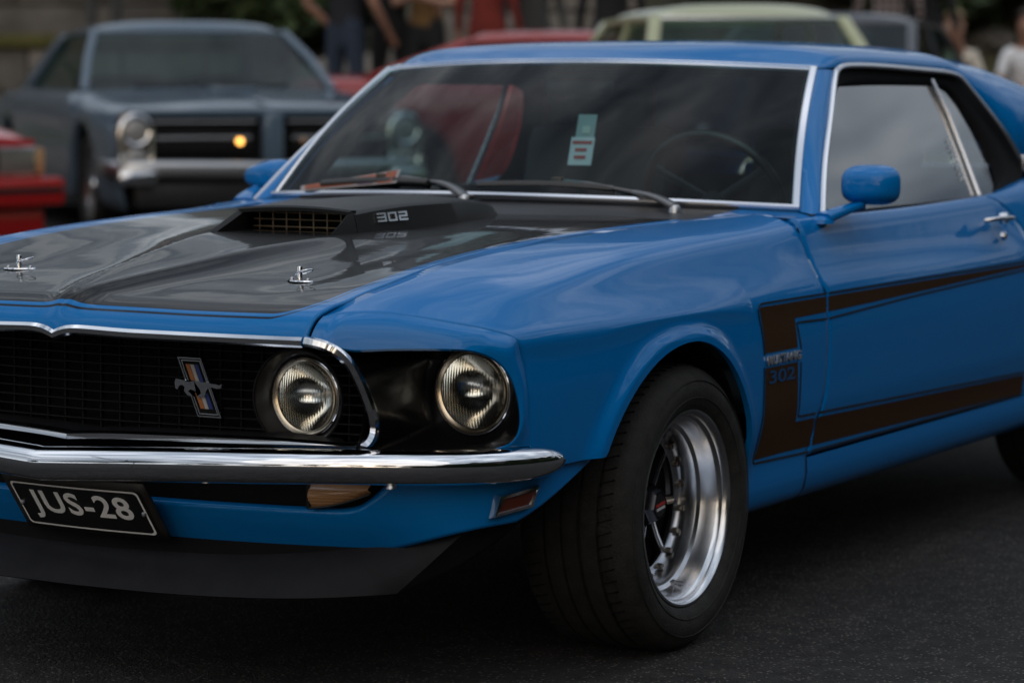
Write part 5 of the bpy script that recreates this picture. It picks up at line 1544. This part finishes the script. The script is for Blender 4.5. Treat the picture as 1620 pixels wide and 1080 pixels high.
    for nm, q0, q1, bow in (('windscreen', A0, A1, .10), ('rear_screen', B0, B1, -.06)):
        G = [[(q0*(1-v)+q1*v)*[1, y, 1]+np.array([bow*(1-y*y)*(1-.4*v), 0, 0]) for v in np.linspace(0, 1, 6)] for y in np.linspace(-1, 1, 15)]
        grid_obj(nm, np.array(G), GLS2, root, flip=bow < 0)
        if P.get('trim', True):
            sweep('screen_trim', np.array([(q1*[1, y, 1])+np.array([bow*(1-y*y)*.6, 0, .002]) for y in np.linspace(-1, 1, 15)]), rrect(.02, .02, .005, 2), TRIM, root)
            sweep('screen_trim', np.array([(q0*[1, y, 1])+np.array([bow*(1-y*y), 0, .008]) for y in np.linspace(-1, 1, 15)]), rrect(.02, .015, .005, 2), TRIM, root)
    box('cabin_floor', ((X(a0)+X(b0))/2, 0, .62), ((b0-a0)*.92, P['W']*.78, .10), VINYL, root)
    SE = P.get('seat', VINYL)
    for sg in (1, -1): box('seat', (X(a1+.45), sg*.36, .80), (.16, .50, .46), SE, root, .05)
    box('bench_seat', (X(b1-.1), 0, .80), (.16, 1.2, .42), SE, root, .05)
    box('dash', (X(a0+.32), 0, min(zb0, .95)-.10), (.30, wb0*1.7, .14), VINYL, root, .04)
    root['_L'] = L
    return root, X

def lamp(root, x, y, z, r, m=None, nm='headlight'):
    h = lathe(nm, [(r*.98, .012), (r*1.12, .016), (r*1.18, 0), (r*1.18, -.04)], CHROME, root, 28, 'x'); h.location = (x, y, z)
    lathe('lens', [(0, .02), (r*.5, .017), (r*.95, .006), (r, 0)], m or GLS2, h, 28, 'x')
    lathe('reflector', [(0, -.04), (r*.5, -.03), (r, 0)], REFL, h, 28, 'x')
    return h

# ---- grey-blue 1960s hardtop with stacked lamps and a split grille
PB = paint('slate_blue_paint', (.085, .125, .170), .35)
car, X = parked_car('hardtop_coupe', 'slate grey-blue hardtop with stacked headlights, split grille and one lit amber lamp', 19.95, -2.33, 19,
    dict(L=5.2, W=1.98, H=1.40, axles=(.95, 3.92), wr=.34, zb=.22, top=((0, .80), (.25, .835), (1.0, .88), (1.75, .925), (3.6, .93), (4.6, .90), (5.2, .80)),
         half=((0, .93), (.3, .965), (1.2, .985), (3.6, .985), (4.7, .95), (5.2, .90)), green=(1.62, 2.22, 3.45, 4.25), roofw=.66, crease=.60, nose_mat=MATTEB, pillar=.055, trim=False, bpillar=False, cpillar=.30), PB)
xf = 2.6
for sg in (1, -1):
    bz = box('lamp_bezel', (xf+.01, sg*.845, .615), (.08, .21, .42), mat('bezel_tan', (.16, .13, .11), .35, metal=.6), car, .07)
    cap = [(xf+.055, sg*.845+.098*math.cos(a), (.70 if math.sin(a) > 0 else .53)+.098*math.sin(a)) for a in np.linspace(0, 2*math.pi, 33)[:-1]]
    sweep('bezel_rim', np.array(cap), circ(.012, 8), CHROME, bz, closed=True, up=(1, 0, 0))
    for z in (.70, .53): lamp(car, xf+.060, sg*.845, z, .074, mat('bright_lens', (.28, .27, .26), .1, coat=1))
    box('grille_recess', (xf+.01, sg*.42, .655), (.03, .62, .19), MATTEB, car)
    for z in (.595, .625, .655, .685, .715): sweep('grille_slat', np.array([(xf+.035, sg*.13, z), (xf+.03, sg*.72, z)]), rrect(.014, .007 if z != .655 else .022, .003, 2), STEEL if z == .655 else SATIN, car)
    sweep('grille_frame', np.array([(xf+.045, sg*.10, .755), (xf+.035, sg*.74, .755)]), rrect(.02, .014, .005, 2), STEEL, car)
    sl = lathe('turn_lamp', [(0, .012), (.010, .010), (.017, .004), (.019, -.01)], mat('amber_glow', (.8, .35, .05), .3, emis=(1.0, .48, .10), estr=5.0) if sg < 0 else AMB, car, 20, 'x'); sl.location = (xf+.05, sg*.20, .635)
    bumper_end = box('bumper_guard', (xf+.10, sg*.85, .42), (.10, .24, .10), CHROME, car, .04)
nose = box('nose_divider', (xf+.05, 0, .65), (.14, .13, .32), PB, car, .04)
sweep('front_bumper', nspline([(xf-.25, -.99, .47), (xf+.02, -.95, .47), (xf+.09, -.70, .47), (xf+.12, 0, .46), (xf+.09, .70, .47), (xf+.02, .95, .47), (xf-.25, .99, .47)], 40), rrect(.05, .11, .03, 3), STEEL, car)
box('lower_pan', (xf-.02, 0, .31), (.12, 1.7, .16), SATIN, car, .03)
box('hood_edge', (xf+.035, 0, .812), (.05, 1.62, .05), PB, car, .02)
for sg in (1, -1): box('wiper', (X(1.60)+.02, sg*.28, .965), (.03, .5, .012), SATIN, car, .004)
nz_ = box('scoop_vent', (X(1.15), 0, .935), (.40, .30, .04), PB, car, .015)

# ---- red hatchback cut by the picture's edge
RP = paint('bright_red_paint', (.42, .012, .012), .4)
RPf = paint('faded_red_paint', (.34, .030, .028), .45)
car, X = parked_car('red_hatchback', 'bright red car with square headlamps and red bumper beside the grey-blue hardtop', 17.6, -4.77, 45,
    dict(L=4.1, W=1.66, H=1.36, axles=(.78, 3.2), wr=.29, zb=.20, top=((0, .68), (.15, .72), (1.2, .88), (3.3, .90), (4.1, .84)), half=((0, .78), (.2, .82), (3.4, .82), (4.1, .77)),
         green=(1.15, 1.85, 3.1, 3.8), roofw=.58, crease=.5), RP)
xf = 2.05
for sg in (1, -1):
    hb = box('headlight', (xf+.0, sg*.60, .575), (.06, .27, .17), CHROME, car, .01)
    box('lens', (xf+.03, sg*.60, .575), (.012, .24, .14), mat('lamp_glass', (.15, .145, .13), .10, coat=1), hb, .004)
    box('side_lamp', (xf-.01, sg*.765, .575), (.07, .06, .15), AMB, car, .01)
box('grille', (xf+.01, 0, .575), (.03, .92, .14), SATIN, car, .01)
fb = box('front_bumper', (xf+.05, 0, .40), (.20, 1.72, .17), RP, car, .04)
box('bumper_strip', (xf+.152, 0, .41), (.01, 1.66, .035), SATIN, fb)
box('air_dam', (xf-.02, 0, .22), (.14, 1.56, .17), RP, car, .04)

# ---- red sedan seen from behind its tail, behind the hardtop
car, X = parked_car('red_sedan', 'red sedan parked side-on beyond the windshield of the blue coupe', 21.0, .62, 78,
    dict(L=4.35, W=1.68, H=1.34, axles=(.85, 3.4), wr=.30, zb=.20, top=((0, .76), (.2, .82), (1.3, .92), (3.2, .97), (4.2, .985), (4.35, .90)), half=((0, .77), (.3, .83), (3.6, .83), (4.35, .78)),
         green=(1.25, 1.95, 3.05, 3.75), roofw=.60, crease=.55, seat=mat('tan_seat', (.18, .13, .10), .8)), RPf)
for sg in (1, -1):
    box('tail_light', (-2.175, sg*.62, .78), (.03, .30, .13), mat('tail_lens', (.50, .012, .015), .2, coat=1), car, .01)
    box('side_repeater', (-2.08, sg*.815, .80), (.16, .03, .10), mat('tail_lens_side', (.50, .012, .015), .2, coat=1), car, .008)
box('rear_bumper', (-2.20, 0, .50), (.14, 1.66, .12), CHROME, car, .03)

# ---- cream car and dark grey car beyond the roof
car, X = parked_car('cream_sedan', 'pale cream sedan whose roof rises behind the roof of the blue coupe', 17.0, 1.28, 11,
    dict(L=4.2, W=1.60, H=1.49, axles=(.75, 3.2), wr=.31, zb=.22, top=((0, .80), (.3, .88), (1.2, .98), (3.2, 1.0), (4.0, .92), (4.2, .80)), half=((0, .70), (.3, .78), (3.6, .79), (4.2, .70)),
         green=(1.25, 1.62, 2.95, 3.55), roofw=.56, drop=.085, crease=.55, pillar=.075), paint('cream_paint', (.46, .47, .29), .4))
for sg in (1, -1): lamp(car, 2.12, sg*.58, .66, .085)
box('front_bumper', (2.18, 0, .45), (.10, 1.56, .10), CHROME, car, .03)
box('grille', (2.105, 0, .62), (.03, .66, .18), CHROME, car, .02)
car, X = parked_car('grey_sedan', 'dark grey car parked behind the pale cream sedan', 20.4, 2.30, -18,
    dict(L=4.5, W=1.75, H=1.46, axles=(.9, 3.55), wr=.31, zb=.22, top=((0, .74), (.3, .82), (1.3, .95), (3.4, 1.0), (4.5, .92)), half=((0, .78), (.3, .85), (3.8, .86), (4.5, .80)),
         green=(1.2, 2.0, 3.2, 4.1), roofw=.60, crease=.55, trim=False), paint('dark_grey_paint', (.055, .055, .065), .4))
for sg in (1, -1): lamp(car, 2.27, sg*.62, .62, .08)
box('front_bumper', (2.30, 0, .42), (.12, 1.70, .16), SATIN, car, .04)
# ================================================================== people (one continuous skinned body each)
SKIN = [mat('skin_a', (.36, .19, .13), .55, var=.1, vscale=8), mat('skin_b', (.42, .24, .17), .55, var=.1, vscale=8)]
def plaid():
    m = mat('plaid_shirt', (.12, .05, .05), .8); n = m.node_tree.nodes; l = m.node_tree.links; b = n['Principled BSDF']
    tc = n.new('ShaderNodeTexCoord'); sp = n.new('ShaderNodeSeparateXYZ'); l.new(tc.outputs['Object'], sp.inputs[0])
    def bars(sock, sc):
        a = n.new('ShaderNodeMath'); a.operation = 'MULTIPLY'; a.inputs[1].default_value = sc; l.new(sock, a.inputs[0])
        f = n.new('ShaderNodeMath'); f.operation = 'FRACT'; l.new(a.outputs[0], f.inputs[0])
        g = n.new('ShaderNodeMath'); g.operation = 'GREATER_THAN'; g.inputs[1].default_value = .5; l.new(f.outputs[0], g.inputs[0]); return g.outputs[0]
    ad = n.new('ShaderNodeMath'); ad.operation = 'ADD'; l.new(bars(sp.outputs['Y'], 17), ad.inputs[0]); l.new(bars(sp.outputs['Z'], 17), ad.inputs[1])
    r = n.new('ShaderNodeValToRGB'); r.color_ramp.interpolation = 'CONSTANT'
    r.color_ramp.elements[0].color = (.02, .018, .02, 1); r.color_ramp.elements[1].position = .4; r.color_ramp.elements[1].color = (.11, .07, .065, 1)
    e = r.color_ramp.elements.new(.9); e.color = (.34, .29, .27, 1)
    hf = n.new('ShaderNodeMath'); hf.operation = 'MULTIPLY'; hf.inputs[1].default_value = .5; l.new(ad.outputs[0], hf.inputs[0]); l.new(hf.outputs[0], r.inputs['Fac']); l.new(r.outputs[0], b.inputs['Base Color'])
    return m
def cloth(nm, c): return mat(nm, c, .85, var=.25, vscale=9, bump=.3, bscale=60)
def person(label, s, t, z, deg, pose, shirt, trousers, shoes, hair, sleeve='short', skin=0, group=None, scale=1.0):
    """faces +x in its own frame; pose gives joint positions (metres, pelvis-based) for arms and legs"""
    root = empty('person', (*W2(s, t), z), heading(deg), label, 'person', group); root.scale = (scale,)*3
    J, E, Rr, T = [], [], [], []
    def j(p, r, tag_, par=None):
        J.append(Vector(p)); Rr.append(r if isinstance(r, tuple) else (r, r)); T.append(tag_)
        if par is not None: E.append((par, len(J)-1))
        return len(J)-1
    ph = pose['pelvis']; lean = pose.get('lean', 0.0)
    up = Vector((math.sin(lean), 0, math.cos(lean))); P0 = Vector((0, 0, ph))
    pel = j(P0, (.125, .150), 'leg')
    wai = j(P0+up*.14, (.105, .135), 'shirt', pel); che = j(P0+up*.34, (.115, .165), 'shirt', wai); upc = j(P0+up*.47, (.10, .150), 'shirt', che)
    nk = j(P0+up*.545, .055, 'skin', upc)
    hd = Vector((pose.get('nod', .02), 0, 0))
    h0 = j(P0+up*.61+hd*.5, (.062, .060), 'skin', nk); h1 = j(P0+up*.68+hd, (.088, .072), 'skin', h0); h2 = j(P0+up*.765+hd, (.090, .074), 'skin', h1); j(P0+up*.83+hd*.8, (.055, .05), 'skin', h2)
    j(P0+up*.70+hd+Vector((.105, 0, 0)), (.014, .012), 'skin', h1)
    for sg in (1, -1):
        j(P0+up*.71+hd+Vector((-.005, sg*.082, 0)), (.014, .010), 'skin', h1)
        sh = j(P0+up*.475+Vector((0, sg*.165, 0)), .062, 'shirt', upc)
        el, wr_ = pose['arm'][0 if sg > 0 else 1]
        elb = P0+up*.475+Vector(el); wri = P0+up*.475+Vector(wr_)
        sp_ = P0+up*.475+Vector((0, sg*.165, 0))
        m1 = j(sp_.lerp(elb, .5), .050, 'shirt', sh)
        e_ = j(elb, .042, 'skin' if sleeve == 'short' else 'shirt', m1)
        w_ = j(wri, .029, 'skin', j(elb.lerp(wri, .5), .038, 'skin' if sleeve == 'short' else 'shirt', e_))
        d = (wri-elb).normalized(); sd = d.cross(Vector((0, 0, 1))); sd = sd.normalized() if sd.length > .1 else Vector((1, 0, 0)); nn = sd.cross(d)
        pm = j(wri+d*.055, (.030, .020), 'skin', w_); kn = j(wri+d*.09, (.034, .016), 'skin', pm)
        for q, (off, ln) in enumerate(((-.030, .066), (-.010, .078), (.010, .072), (.029, .056))):
            f1 = j(wri+d*(.095+ln*.5)+sd*off, .0095, 'skin', kn); j(wri+d*(.095+ln*.92)+sd*off+nn*(-.016), .008, 'skin', f1)
        th = j(wri+d*.065-sd*.036, .011, 'skin', pm); j(wri+d*.105-sd*.05, .009, 'skin', th)
        kneeP, ankP = pose['leg'][0 if sg > 0 else 1]
        hp = j(P0+Vector((0, sg*.092, -.06)), .098, 'leg', pel)
        hpP = P0+Vector((0, sg*.092, -.06)); kp = Vector(kneeP); ap = Vector(ankP)
        th_ = j(hpP.lerp(kp, .45), .083, 'leg', hp); k_ = j(kp, .060, 'leg', th_)
        c_ = j(kp.lerp(ap, .35), .056, 'leg', k_); a_ = j(ap, .040, 'leg', c_)
        hl = j(ap+Vector((-.02, 0, -.045)), .042, 'shoe', a_); j(ap+Vector((.11, 0, -.052)), (.043, .032), 'shoe', hl)
    me = bpy.data.meshes.new('body'); me.from_pydata([v[:] for v in J], E, [])
    o = bpy.data.objects.new('body', me); link(o, root)
    sk = o.modifiers.new('skin', 'SKIN'); sk.use_smooth_shade = True
    for i, v in enumerate(me.skin_vertices[0].data): v.radius = Rr[i]; v.use_root = i == 0
    ss = o.modifiers.new('sub', 'SUBSURF'); ss.levels = 1; ss.render_levels = 1
    dg = bpy.context.evaluated_depsgraph_get(); dg.update()
    m2 = bpy.data.meshes.new_from_object(o.evaluated_get(dg)); o.modifiers.clear(); o.data = m2
    m2.materials.clear()
    idx = {'shirt': 0, 'skin': 1, 'leg': 2, 'shoe': 3}
    for m in (shirt, SKIN[skin], trousers, shoes): m2.materials.append(m)
    JA = np.array([v[:] for v in J]); 
    for f in m2.polygons:
        f.use_smooth = True
        f.material_index = idx[T[int(np.argmin(((JA-np.array(f.center[:]))**2).sum(1)))]]
    # hair cap
    c = P0+up*.765+hd
    bm = bmesh.new(); bmesh.ops.create_icosphere(bm, subdivisions=3, radius=1)
    for v in list(bm.verts):
        if v.co.z < -.45 or (v.co.x > .35 and v.co.z < .35): bm.verts.remove(v)
    for v in bm.verts: v.co = Vector((v.co.x*.112-.006, v.co.y*.098, v.co.z*.105+.012))*(1+.05*(vnoise(v.co.x*20, v.co.y*20+v.co.z*9, 1, 5)-.5))+c
    bm_obj('hair', bm, hair, root, None)
    for sg in (1, -1):
        ey = lathe('eye', [(0, .006), (.006, .004), (.008, 0)], SATIN, root, 8, 'x'); ey.location = P0+up*.715+hd+Vector((.083, sg*.032, 0))
    mo = box('mouth', P0+up*.635+hd+Vector((.072, 0, 0)), (.010, .045, .008), mat('lips', (.22, .07, .06), .5), root, .003)
    return root
STAND = dict(pelvis=.95, arm=[((-.02, .24, -.29), (.06, .27, -.53)), ((-.02, -.24, -.29), (.06, -.27, -.53))], leg=[((.02, .11, .50), (0, .12, .085)), ((.02, -.11, .50), (0, -.12, .085))])
HANDHIP = dict(pelvis=.95, arm=[((-.10, .33, -.24), (.05, .20, -.42)), ((.02, -.27, -.27), (.18, -.30, -.48))], leg=STAND['leg'])
FOLD = dict(pelvis=.95, arm=[((.06, .26, -.27), (.24, .02, -.22)), ((.06, -.26, -.27), (.24, -.02, -.20))], leg=[((.03, .12, .50), (-.02, .15, .085)), ((.02, -.12, .50), (0, -.14, .085))])
SIT = dict(pelvis=.10, lean=.18, nod=.04, arm=[((.12, .26, -.26), (.36, .14, -.30)), ((.12, -.26, -.26), (.36, -.12, -.30))], leg=[((.43, .15, .16), (.50, .14, -.30)), ((.43, -.15, .16), (.52, -.15, -.30))])
DK = cloth('dark_navy_cloth', (.010, .010, .014)); BK = cloth('black_cloth', (.007, .007, .008)); JN = cloth('denim', (.022, .035, .060)); OC = cloth('ochre_cloth', (.16, .085, .025)); DR_ = cloth('dark_red_cloth', (.17, .018, .010))
GR = cloth('grey_cloth', (.055, .055, .052)); CRM = cloth('cream_cloth', (.66, .58, .48)); WHT = cloth('white_cloth', (.80, .79, .81)); KH = cloth('khaki_cloth', (.20, .17, .14)); SHO = mat('shoe_leather', (.02, .018, .016), .5)
BR = mat('brown_hair', (.05, .03, .018), .6); BL = mat('blond_hair', (.32, .22, .11), .6); GY = mat('grey_hair', (.25, .24, .23), .6)
TZ = TERR_Z
person('person in navy top and blue jeans with one arm bent, standing behind the red sedan', 23.3, -1.36, TZ, 150, HANDHIP, DK, JN, SHO, BR)
person('person dressed all in black standing beside the one in blue jeans', 23.6, -1.00, TZ, 170, STAND, BK, BK, SHO, BR, sleeve='long')
person('person in an ochre top with bare arms standing behind the red sedan', 23.4, -.70, TZ, -20, FOLD, OC, BK, SHO, BL, skin=1)
person('person in a dark red top standing behind the red sedan', 23.2, -.20, TZ, 160, STAND, DR_, DR_, SHO, BR, sleeve='long')
person('person in grey clothes standing behind the red sedan', 23.6, .17, TZ, 10, STAND, GR, GR, SHO, GY, sleeve='long')
person('person in black jacket standing behind the cream sedan', 23.0, .80, TZ, 175, STAND, BK, BK, SHO, BR, sleeve='long')
person('person in a checked shirt standing behind the grey sedan', 22.95, 3.02, TZ, 172, STAND, plaid(), GR, SHO, BR, sleeve='long')
person('person in black standing beside the one in the checked shirt', 23.3, 3.36, TZ, 150, STAND, BK, BK, SHO, BL, sleeve='long')
hz_ = hill_z(24.9, 3.85)
person('person in a cream top sitting on the grassy slope', 24.9, 3.85, .78, -8, SIT, CRM, CRM, SHO, BL, skin=1)
person('person in a white shirt sitting on the grassy slope with arms on knees', 25.3, 4.52, .80, 4, SIT, WHT, KH, SHO, BR)
person('distant person in pale pink standing above the terrace wall', 26.1, -3.72, 1.36, 10, STAND, cloth('pink_cloth', (.30, .20, .17)), GR, SHO, BR, sleeve='long')
